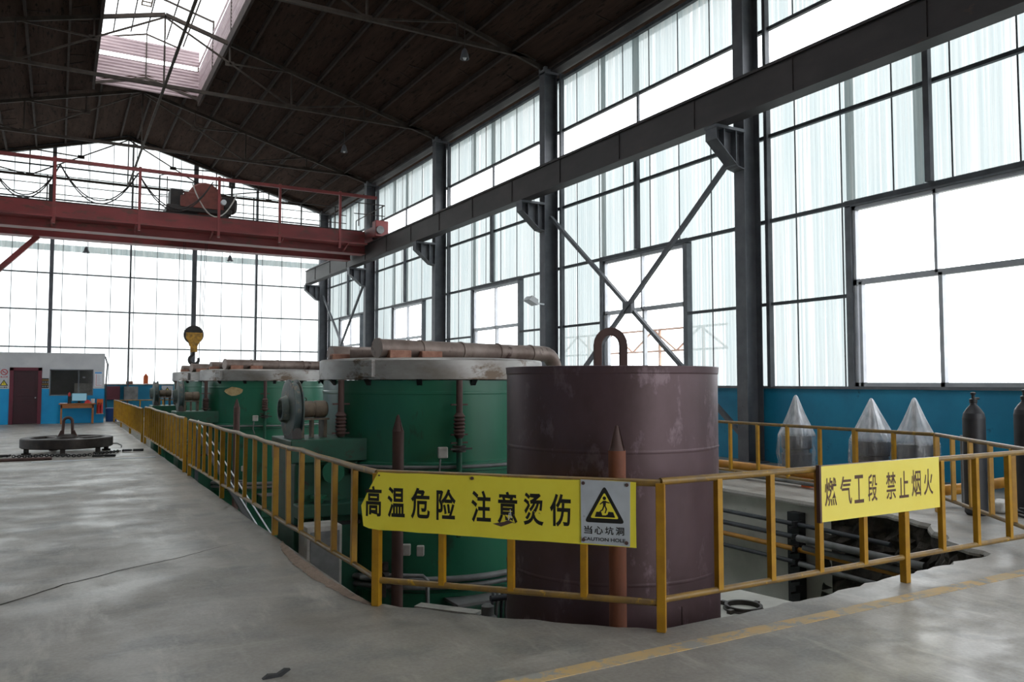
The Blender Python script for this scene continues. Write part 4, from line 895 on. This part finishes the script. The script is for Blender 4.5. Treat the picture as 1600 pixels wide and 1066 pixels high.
def wrapped(x, y, ztip, r, lab, rz):
    t = thing('wrapped_machine', lab, 'machine', (x, y, 0))
    m = MB(); m.box((x-.2, y-.2, .03), (x+.2, y+.2, .12)); m.lathe([(.0, .1), (r*.8, .1), (r*.82, .16), (r*.82, .34), (r*.7, .36), (r*.7, .42), (r*.82, .44), (r*.82, .66), (.0, .68)], (x, y, 0), 28); m.build('machine_body', 'dark_pipe', t)
    MB().tube([(x, y, .66), (x, y, ztip-.05)], .03, 10).build('spindle', 'iron', t)
    seg = 56; prof = [(r*.95, .02), (r*1.03, .1), (r*.98, .22), (r*1.06, .34), (r*1.02, .5), (r*1.0, .66), (r*.8, .8), (r*.45, 1.05), (.035, ztip-.03), (.012, ztip)]
    vs = []; rnd = random.Random(rz); ph = [rnd.uniform(0, 6.28) for _ in range(4)]
    for k in range(seg):
        a = 2*pi*k/seg
        for j, (rr, z) in enumerate(prof):
            w = 1+.05*sin(5*a+ph[0])*(1 if j < 9 else 0)+.035*sin(11*a+ph[1]+.6*z)+.02*sin(23*a+ph[2])+(rnd.uniform(-.03, .03) if j < 6 else 0)
            vs.append((rr*w*cos(a), rr*w*sin(a), z))
    n = len(prof)
    MB().add([(x+a, y+b, c) for a, b, c in vs], [(k*n+i, ((k+1) % seg)*n+i, ((k+1) % seg)*n+i+1, k*n+i+1) for k in range(seg) for i in range(n-1)], True).build('plastic_cover', 'wrap', t)
wrapped(11.35, 9.72, 1.37, .31, 'machine wrapped in clear plastic peaked like a tent, closest to the big grey column', 1)
wrapped(11.35, 8.22, 1.34, .35, 'middle one of three tent-shaped machines under clear plastic by the blue wall', 2)
wrapped(11.35, 7.48, 1.36, .33, 'plastic-wrapped peaked machine nearest the black gas cylinders', 3)
# conduit on the blue wall
tag(MB().tube([(12.33, 10.55, .1), (12.33, 10.55, 1.1)], .015, 8).cbox((12.32, 10.55, 1.15), (.05, .08, .1)).build('wall_conduit', 'dark_pipe', origin=(12.33, 10.55, 0)), 'thin dark conduit on the blue wall beside the big column', 'conduit')

# ------------------------------------------------------------------ spoked wheel and rigging on the floor
WX, WY = .24, 20.75
wh = thing('lifting_wheel', 'dark cast spoked wheel with a lifting shackle lying on the concrete floor', 'lifting wheel', (WX, WY, 0))
MB().lathe([(.74, .14), (.90, .13), (.93, .15), (.93, .33), (.91, .35), (.76, .35), (.74, .33), (.74, .14)], (WX, WY, 0), 64).build('rim', 'iron', wh)
m = MB()
for k in range(4):
    a = k*pi/2+.5; m.bar((WX+.05*cos(a), WY+.05*sin(a), .30), (WX+.78*cos(a), WY+.78*sin(a), .30), .17, .07)
m.build('spoke', 'iron', wh, bevel=.01)
MB().lathe([(0, .24), (.22, .24), (.24, .26), (.22, .36), (.14, .42), (0, .42)], (WX, WY, 0), 24).build('hub', 'iron', wh)
m = MB(); m.tube([(WX-.10, WY, .38), (WX-.09, WY, .66)]+[(WX-.09*cos(t), WY, .70+.09*sin(t)) for t in [pi*i/10 for i in range(1, 10)]]+[(WX+.09, WY, .66), (WX+.10, WY, .38)], .032, 12)
m.prism([(WX-.2, .36), (WX-.06, .36), (WX-.08, .5), (WX-.14, .5)], 'Y', WY-.07, WY+.07); m.prism([(WX+.06, .36), (WX+.2, .36), (WX+.14, .5), (WX+.08, .5)], 'Y', WY-.07, WY+.07); m.build('shackle', 'rust_dark', wh)
for a in (.3, 1.9, 3.5, 4.6, 5.5):
    x, y = WX+.84*cos(a), WY+.84*sin(a); m = MB(); m.box((x-.05, y-.05, 0), (x+.05, y+.05, .15)); m.cbox((x, y, .02), (.18, .12, .04)); m.build('foot', 'iron', wh, bevel=.01)
def chain(pts, lab, r=.045):
    m = MB(); L = []
    for a, b in zip(pts[:-1], pts[1:]):
        a, b = Vector(a), Vector(b); n = max(1, int((b-a).length/.055)); L += [(a+(b-a)*i/n, (b-a).normalized()) for i in range(n)]
    for i, (p, d) in enumerate(L):
        side = Vector((-d.y, d.x, 0)) if i % 2 else Vector((0, 0, 1))
        m.tube([tuple(p+d*.042*cos(t)+side*.024*sin(t)) for t in [2*pi*k/10 for k in range(10)]], .011, 5, closed=True)
    tag(m.build('chain', 'black', origin=pts[0]), lab, 'chain')
chain([(-.75, 19.8, .035), (-.5, 19.6, .035), (-.2, 19.75, .035), (.15, 19.5, .035), (.4, 19.3, .035), (.7, 19.45, .035)], 'dark chain lying in front of the spoked wheel')
chain([(.75, 19.6, .035), (1.05, 19.9, .035), (1.3, 20.2, .035)], 'short dark chain trailing from the spoked wheel toward the railing')
def shackle(x, y, a, lab):
    m = MB(); d = Vector((cos(a), sin(a), 0)); s = Vector((-sin(a), cos(a), 0)); p = Vector((x, y, .035))
    m.tube([tuple(p+s*.07), tuple(p+s*.07+d*.1)]+[tuple(p+d*.1+d*.07*sin(t)+s*.07*cos(t)) for t in [pi*i/6 for i in range(1, 6)]]+[tuple(p-s*.07+d*.1), tuple(p-s*.07)], .02, 8); m.cyl(tuple(p+s*.1), tuple(p-s*.1), .025, 10)
    m.cyl(tuple(p+d*.2), tuple(p+d*.42), .028, 10)
    tag(m.build('shackle', 'black', origin=(x, y, 0)), lab, 'shackle')
shackle(1.36, 20.3, -.1, 'dark shackle with a pin bar lying between the wheel and the yellow railing')
shackle(.75, 19.15, -.5, 'dark shackle lying in front of the spoked wheel')
shackle(-.85, 20.0, 2.9, 'dark shackle at the side of the wheel by the two steel bars')
tag(MB().tube([(-4.0, 20.35, .03), (-.95, 20.05, .03)], .028, 8).build('steel_bar', 'rust_dark', origin=(-2.5, 20.2, 0)), 'long dark bar on the floor pointing at the wheel, the one farther back', 'steel bar')
tag(MB().tube([(-4.0, 19.1, .03), (-.05, 18.95, .03)], .032, 8).build('steel_bar', 'rust_dark', origin=(-2.5, 19.0, 0)), 'long dark bar on the floor pointing at the wheel, the one nearer the camera', 'steel bar')
tag(MB().tube([(1.15, 23.1, .015), (1.4, 23.0, .015), (1.45, 22.2, .015), (1.4, 21.6, .015)], .012, 6).build('wire_scrap', 'black', origin=(1.4, 22, 0)), 'thin bent dark wire on the floor by the yellow railing', 'wire')
tag(MB().prism([(1.0, 0), (1.1, 0), (1.15, .03), (1.12, .035), (1.08, .015), (1.03, .02)], 'Y', 4.44, 4.47).build('debris', 'black', origin=(1.05, 4.5, 0)), 'small dark scrap lying on the empty near floor', 'debris')

# ------------------------------------------------------------------ office at the far end
OY = 35.3; OX = 1.63
of = thing('office_cabin', 'blue and white site office cabin with a maroon door under the bright gable', 'cabin', (0, 38, 0))
def wallpc(a, b, c, d, mat, nm): MB().box((a, OY, c), (b, OY+.12, d)).build(nm, mat, of)
wx0, wx1, wz0, wz1 = -.25, 1.24, 1.07, 2.09; dx0, dx1, dz = -1.52, -.53, 2.13
for a, b, c, d, mt, nm in ((-6.5, dx0, 0, 1.34, 'office_blue', 'front_panel'), (-6.5, dx0, 1.34, 2.72, 'plaster', 'front_panel'), (dx0, dx1, dz, 2.72, 'plaster', 'front_panel'), (dx1, wx0, 0, 1.34, 'office_blue', 'front_panel'), (dx1, wx0, 1.34, 2.72, 'plaster', 'front_panel'),
                           (wx0, wx1, 0, wz0, 'office_blue', 'front_panel'), (wx0, wx1, wz1, 2.72, 'plaster', 'front_panel'), (wx1, OX, 0, 1.34, 'office_blue', 'front_panel'), (wx1, OX, 1.34, 2.72, 'plaster', 'front_panel')):
    wallpc(a, b, c, d, mt, nm)
MB().box((OX-.12, OY+.12, 0), (OX, YF-.35, 2.72)).build('side_wall', 'plaster', of)
MB().box((-6.5, OY+.02, 2.66), (OX-.01, YF-.35, 2.715)).build('roof', 'plaster', of)
MB().box((-6.5, OY+2.6, 0), (OX-.13, OY+2.7, 2.6)).build('inner_wall', 'room', of)
d = MB().box((dx0+.1, OY+.02, .02), (dx1-.1, OY+.06, dz-.1)).build('door', 'door', of)
m = MB()
for z0, z1 in ((.15, .9), (1.05, 1.9)): m.box((dx0+.2, OY+.008, z0), (dx1-.2, OY+.02, z1))
m.build('door_panel', 'door', d, bevel=.006)
MB().cyl((dx1-.17, OY+.02, 1.0), (dx1-.17, OY-.04, 1.0), .025, 10).build('handle', 'alu', d)
m = MB(); m.box((dx0-.03, OY-.03, 0), (dx0+.1, OY+.08, dz+.02)); m.box((dx1-.1, OY-.03, 0), (dx1+.03, OY+.08, dz+.02)); m.box((dx0-.03, OY-.03, dz-.1), (dx1+.03, OY+.08, dz+.02)); m.build('door_frame', 'door_frame', of, bevel=.006)
m = MB(); m.box((wx0, OY-.01, wz0), (wx1, OY+.1, wz0+.04)); m.box((wx0, OY-.01, wz1-.04), (wx1, OY+.1, wz1)); m.box((wx0, OY-.01, wz0), (wx0+.04, OY+.1, wz1)); m.box((wx1-.04, OY-.01, wz0), (wx1, OY+.1, wz1)); m.box((.72, OY, wz0), (.75, OY+.08, wz1)); m.build('window_frame', 'alu_dark', of)
MB().box((wx0+.04, OY+.04, wz0+.04), (wx1-.04, OY+.046, wz1-.04)).build('window_pane', 'glass', of)
tag(MB().box((.62, OY+1.5, .9), (1.25, OY+1.55, 1.55)).build('whiteboard', 'box', origin=(.9, OY+1.5, .9)), 'greenish white board seen inside the office through its window', 'board')
tag(MB().lathe([(0, .0), (.06, .01), (.06, .06), (0, .08)], (.95, OY+1.2, 1.75), 12).build('round_lamp', 'white_plastic', origin=(.95, OY+1.2, 1.75)), 'small round pale lamp inside the office window', 'lamp')
def poster(name, x0, x1, z0, z1, mat, lab, cat, y=OY-.006):
    t = thing(name, lab, cat, ((x0+x1)/2, y, z0)); MB().box((x0, y-.004, z0), (x1, y+.004, z1)).build('board', mat, t); return t
EZ = Vector((0, OY-.016, 0))
t = poster('prohibition_sign', -1.87, -1.58, 1.73, 2.12, 'sign_white', 'small white sign with a red ring, above the yellow triangle sign by the maroon door', 'sign')
m = MB(); c = (-1.725, OY-.016, 1.97); m.tube([(c[0]+.1*cos(2*pi*i/28), c[1], c[2]+.1*sin(2*pi*i/28)) for i in range(28)], .014, 6, closed=True); m.bar((c[0]-.07, c[1], c[2]+.07), (c[0]+.07, c[1], c[2]-.07), .02, .02); m.bar((c[0]-.06, c[1], c[2]), (c[0]+.04, c[1], c[2]+.0), .02, .02); add_text(m, '禁止吸烟', EZ, EX, UZ, -1.84, -1.61, 1.75, 1.82, .02); m.build('symbol', 'red_ink', t)
t = poster('triangle_sign', -1.87, -1.58, 1.34, 1.71, 'sign_white', 'small white sign with a yellow triangle, beneath the red ring sign by the maroon door', 'sign')
m = MB(); m.prism([(-1.86, 1.46), (-1.59, 1.46), (-1.725, 1.69)], 'Y', OY-.018, OY-.014); add_text(m, '当心触电', EZ, EX, UZ, -1.84, -1.61, 1.37, 1.43, .02); m.build('border', 'ink', t)
m = MB(); m.prism([(-1.81, 1.485), (-1.64, 1.485), (-1.725, 1.64)], 'Y', OY-.022, OY-.0185); m.build('field', 'sign_yellow', t)
m = MB(); m.prism([(-1.735, 1.61), (-1.71, 1.61), (-1.725, 1.56), (-1.7, 1.56), (-1.74, 1.495), (-1.725, 1.54), (-1.745, 1.54)], 'Y', OY-.026, OY-.0225); m.build('bolt_symbol', 'ink', t)
t = poster('key_rack', -.5, -.27, 1.36, 1.74, 'ink', 'dark rack with two rows of small boxes between the office door and window', 'rack')
for r in range(2):
    MB().box((-.5, OY-.03, 1.40+r*.16+.1), (-.27, OY-.012, 1.40+r*.16+.125)).build('shelf_strip', 'hook_yellow', t)
    for k in range(3): MB().box((-.485+k*.075, OY-.03, 1.4+r*.16), (-.435+k*.075, OY-.012, 1.4+r*.16+.06)).build('slot', 'room', t)
t = poster('notice_poster', 1.29, 1.55, 1.42, 2.0, 'paper', 'pale notice poster with blue heading at the end of the office wall', 'poster')
MB().box((1.29, OY-.018, 1.93), (1.53, OY-.012, 1.99)).build('heading', 'light_blue', t)
m = MB(); x0, x1, z0, z1 = 1.33, 1.53, 1.46, 1.9
for a in (((x0, z0), (x0+.012, z1)), ((x0, z0), (x1, z0+.012))): m.box((a[0][0], OY-.018, a[0][1]), (a[1][0], OY-.012, a[1][1]))
m.build('border_line', 'red_ink', t)
m = MB()
for i in range(9): m.box((1.36, OY-.016, 1.85-i*.043), (1.36+random.uniform(.1, .16), OY-.012, 1.857-i*.043))
m.build('text_line', 'grey_pipe', t)
# desk and what stands on it
dk = thing('wooden_desk', 'worn brown wooden desk against the blue office wall below the window', 'desk', (.74, 35.0, 0))
dy0, dy1 = 34.6, 35.2
MB().box((.08, dy0, .74), (1.32, dy1, .78)).build('desktop', 'wood', dk, bevel=.006)
MB().box((.14, dy0+.03, .60), (1.26, dy0+.06, .74)).build('front_rail', 'wood', dk)
for x in (.14, 1.2):
    for y in (dy0+.03, dy1-.09): MB().box((x, y, 0), (x+.06, y+.06, .74)).build('leg', 'wood', dk, bevel=.004)
mo = thing('computer_monitor', 'switched-on flat computer monitor standing on the wooden desk', 'monitor', (.75, 34.9, .78))
MB().box((.5, 34.9, .86), (1.03, 34.94, 1.18)).build('casing', 'black', mo, bevel=.006)
MB().box((.52, 34.895, .88), (1.01, 34.899, 1.16)).build('screen', 'screen', mo)
m = MB(); m.box((.72, 34.93, .79), (.81, 34.96, .95)); m.box((.64, 34.84, .78), (.89, 35.02, .795)); m.build('stand', 'black', mo)
tag(MB().box((.38, 34.85, .78), (.5, 35.1, 1.05)).build('computer_case', 'black', origin=(.44, 35, .78), bevel=.006), 'black computer case beside the monitor on the wooden desk', 'computer')
tag(MB().lathe([(0, 0), (.045, 0), (.045, .1), (.02, .13), (.02, .16), (0, .165)], (.43, 35.0, 1.05), 14).build('bottle', 'red', origin=(.43, 35, 1.05)), 'small red bottle on top of the black computer case', 'bottle')
tag(MB().box((.12, 34.7, .78), (.36, 34.95, .805)).build('paper_stack', 'paper', origin=(.24, 34.8, .78)), 'low stack of white paper on the end of the wooden desk', 'paper')
tag(MB().lathe([(0, .13), (.05, .125), (.09, .09), (.11, .03), (.13, .0), (0, 0)], (1.05, 34.78, .78), 18).build('hard_hat', 'red', origin=(1.05, 34.78, .78)), 'red hard hat lying on the desk in front of the monitor', 'hard hat')
tag(MB().lathe([(0, 0), (.06, 0), (.07, .16), (.06, .17), (.05, .02), (0, .02)], (1.23, 34.95, .78), 16).build('mug', 'white_plastic', origin=(1.23, 34.95, .78)), 'white mug at the end of the wooden desk', 'mug')
er = thing('extinguisher_rack', 'orange wall box beside the desk on the blue office wall', 'box', (1.5, 35.2, .3))
MB().box((1.36, 35.1, .34), (1.62, 35.28, .37)).build('shelf', 'box', er); MB().box((1.38, 35.22, .37), (1.6, 35.28, .93)).build('back_plate', 'orange', er)
for x in (1.44, 1.54):
    t = thing('fire_extinguisher', 'small red fire extinguisher on the wall shelf, %s' % ('nearer the desk' if x < 1.5 else 'nearer the cabin corner'), 'fire extinguisher', (x, 35.16, .372))
    MB().lathe([(0, 0), (.045, 0), (.045, .3), (.03, .35), (.012, .37), (0, .37)], (x, 35.16, .37), 16).build('bottle', 'red', t); MB().cbox((x, 35.14, .76), (.03, .07, .04)).build('handle', 'black', t)
# bits on the far blue wall
tag(MB().box((2.0, YF-.3, .78), (2.55, YF-.02, 1.4)).build('electric_box', 'door_frame', origin=(2.3, YF-.2, .78), bevel=.01), 'dark red electric box on the far blue wall beside the office', 'electric box')
tag(MB().box((2.7, YF-.62, .75), (3.28, YF-.32, 1.38)).build('electric_box', 'grey_pipe', origin=(3, YF-.2, .75), bevel=.01), 'grey electric box next to the dark red one on the far blue wall', 'electric box')
tag(MB().tube([(2.0, 40.9, 0), (1.95, 40.9, 1.5), (2.0, 40.9, 2.4), (1.9, 40.9, 2.75), (1.72, 40.9, 2.85)], .03, 8).build('drain_pipe', 'dark_pipe', origin=(1.95, 40.9, 0)), 'dark bent pipe rising behind the office corner', 'pipe')
tag(MB().lathe([(0, 0), (.2, 0), (.22, .5), (.2, .55), (0, .55)], (1.95, 36.2, 0), 20).build('barrel', 'blue_plastic', origin=(1.95, 36.2, 0)), 'blue plastic barrel on the floor at the office corner', 'barrel')
t = poster('caution_sign', 4.35, 4.85, .82, 1.42, 'sign_white', 'white sign with a yellow triangle on the far blue wall behind the railing', 'sign', YF-.02)
MB().prism([(4.4, 1.02), (4.8, 1.02), (4.6, 1.36)], 'Y', YF-.034, YF-.028).build('border', 'ink', t); MB().prism([(4.47, 1.06), (4.73, 1.06), (4.6, 1.29)], 'Y', YF-.042, YF-.036).build('field', 'sign_yellow', t)
m = MB(); add_text(m, '当心坑洞', Vector((0, YF-.03, 0)), EX, UZ, 4.42, 4.78, .88, .97, .02); m.build('lettering', 'ink', t)
tag(MB().box((3.55, YF-.04, 1.515), (3.75, YF+.04, 1.86)).prism([(3.55, 1.86), (3.75, 1.86), (3.65, 2.0)], 'Y', YF-.04, YF+.04).build('small_box', 'orange', origin=(3.65, YF, 1.51)), 'small orange house-shaped box on the ledge of the far wall', 'box')
tag(MB().cbox((2.95, YF+.03, 1.57), (.3, .12, .12)).build('brick', 'brick', origin=(2.95, YF+.03, 1.51), bevel=.01), 'lone brick on the ledge of the far wall beside the orange box', 'brick')

# ------------------------------------------------------------------ outside the windows
ex = thing('pipe_gantry', 'faded orange steel gantry outside the window of the braced bay', 'gantry', (17, 17, 0))
for y in (18.0, 20, 22, 24): MB().bar((17, y, -.15), (17, y, 3.3), .07).build('post', 'ext_orange', ex)
for z in (2.6, 3.3): MB().bar((17, 17, z), (17, 26, z), .06).build('beam', 'ext_orange', ex)
m = MB()
for i in range(8): m.bar((17, 17+i*1.1, 2.6+.7*(i % 2)), (17, 18.1+i*1.1, 3.3-.7*(i % 2)), .05)
m.build('lattice', 'ext_orange', ex)
bl = thing('outbuilding', 'dark blue shed seen outside the third window', 'shed', (18, 34, 0))
MB().box((16.5, 33.2, -.15), (20, 40, 3.2)).build('shed_wall', 'ext_blue', bl); MB().box((16.4, 33.1, 2.6), (16.5, 40, 2.8)).build('trim_band', 'ext_orange', bl)
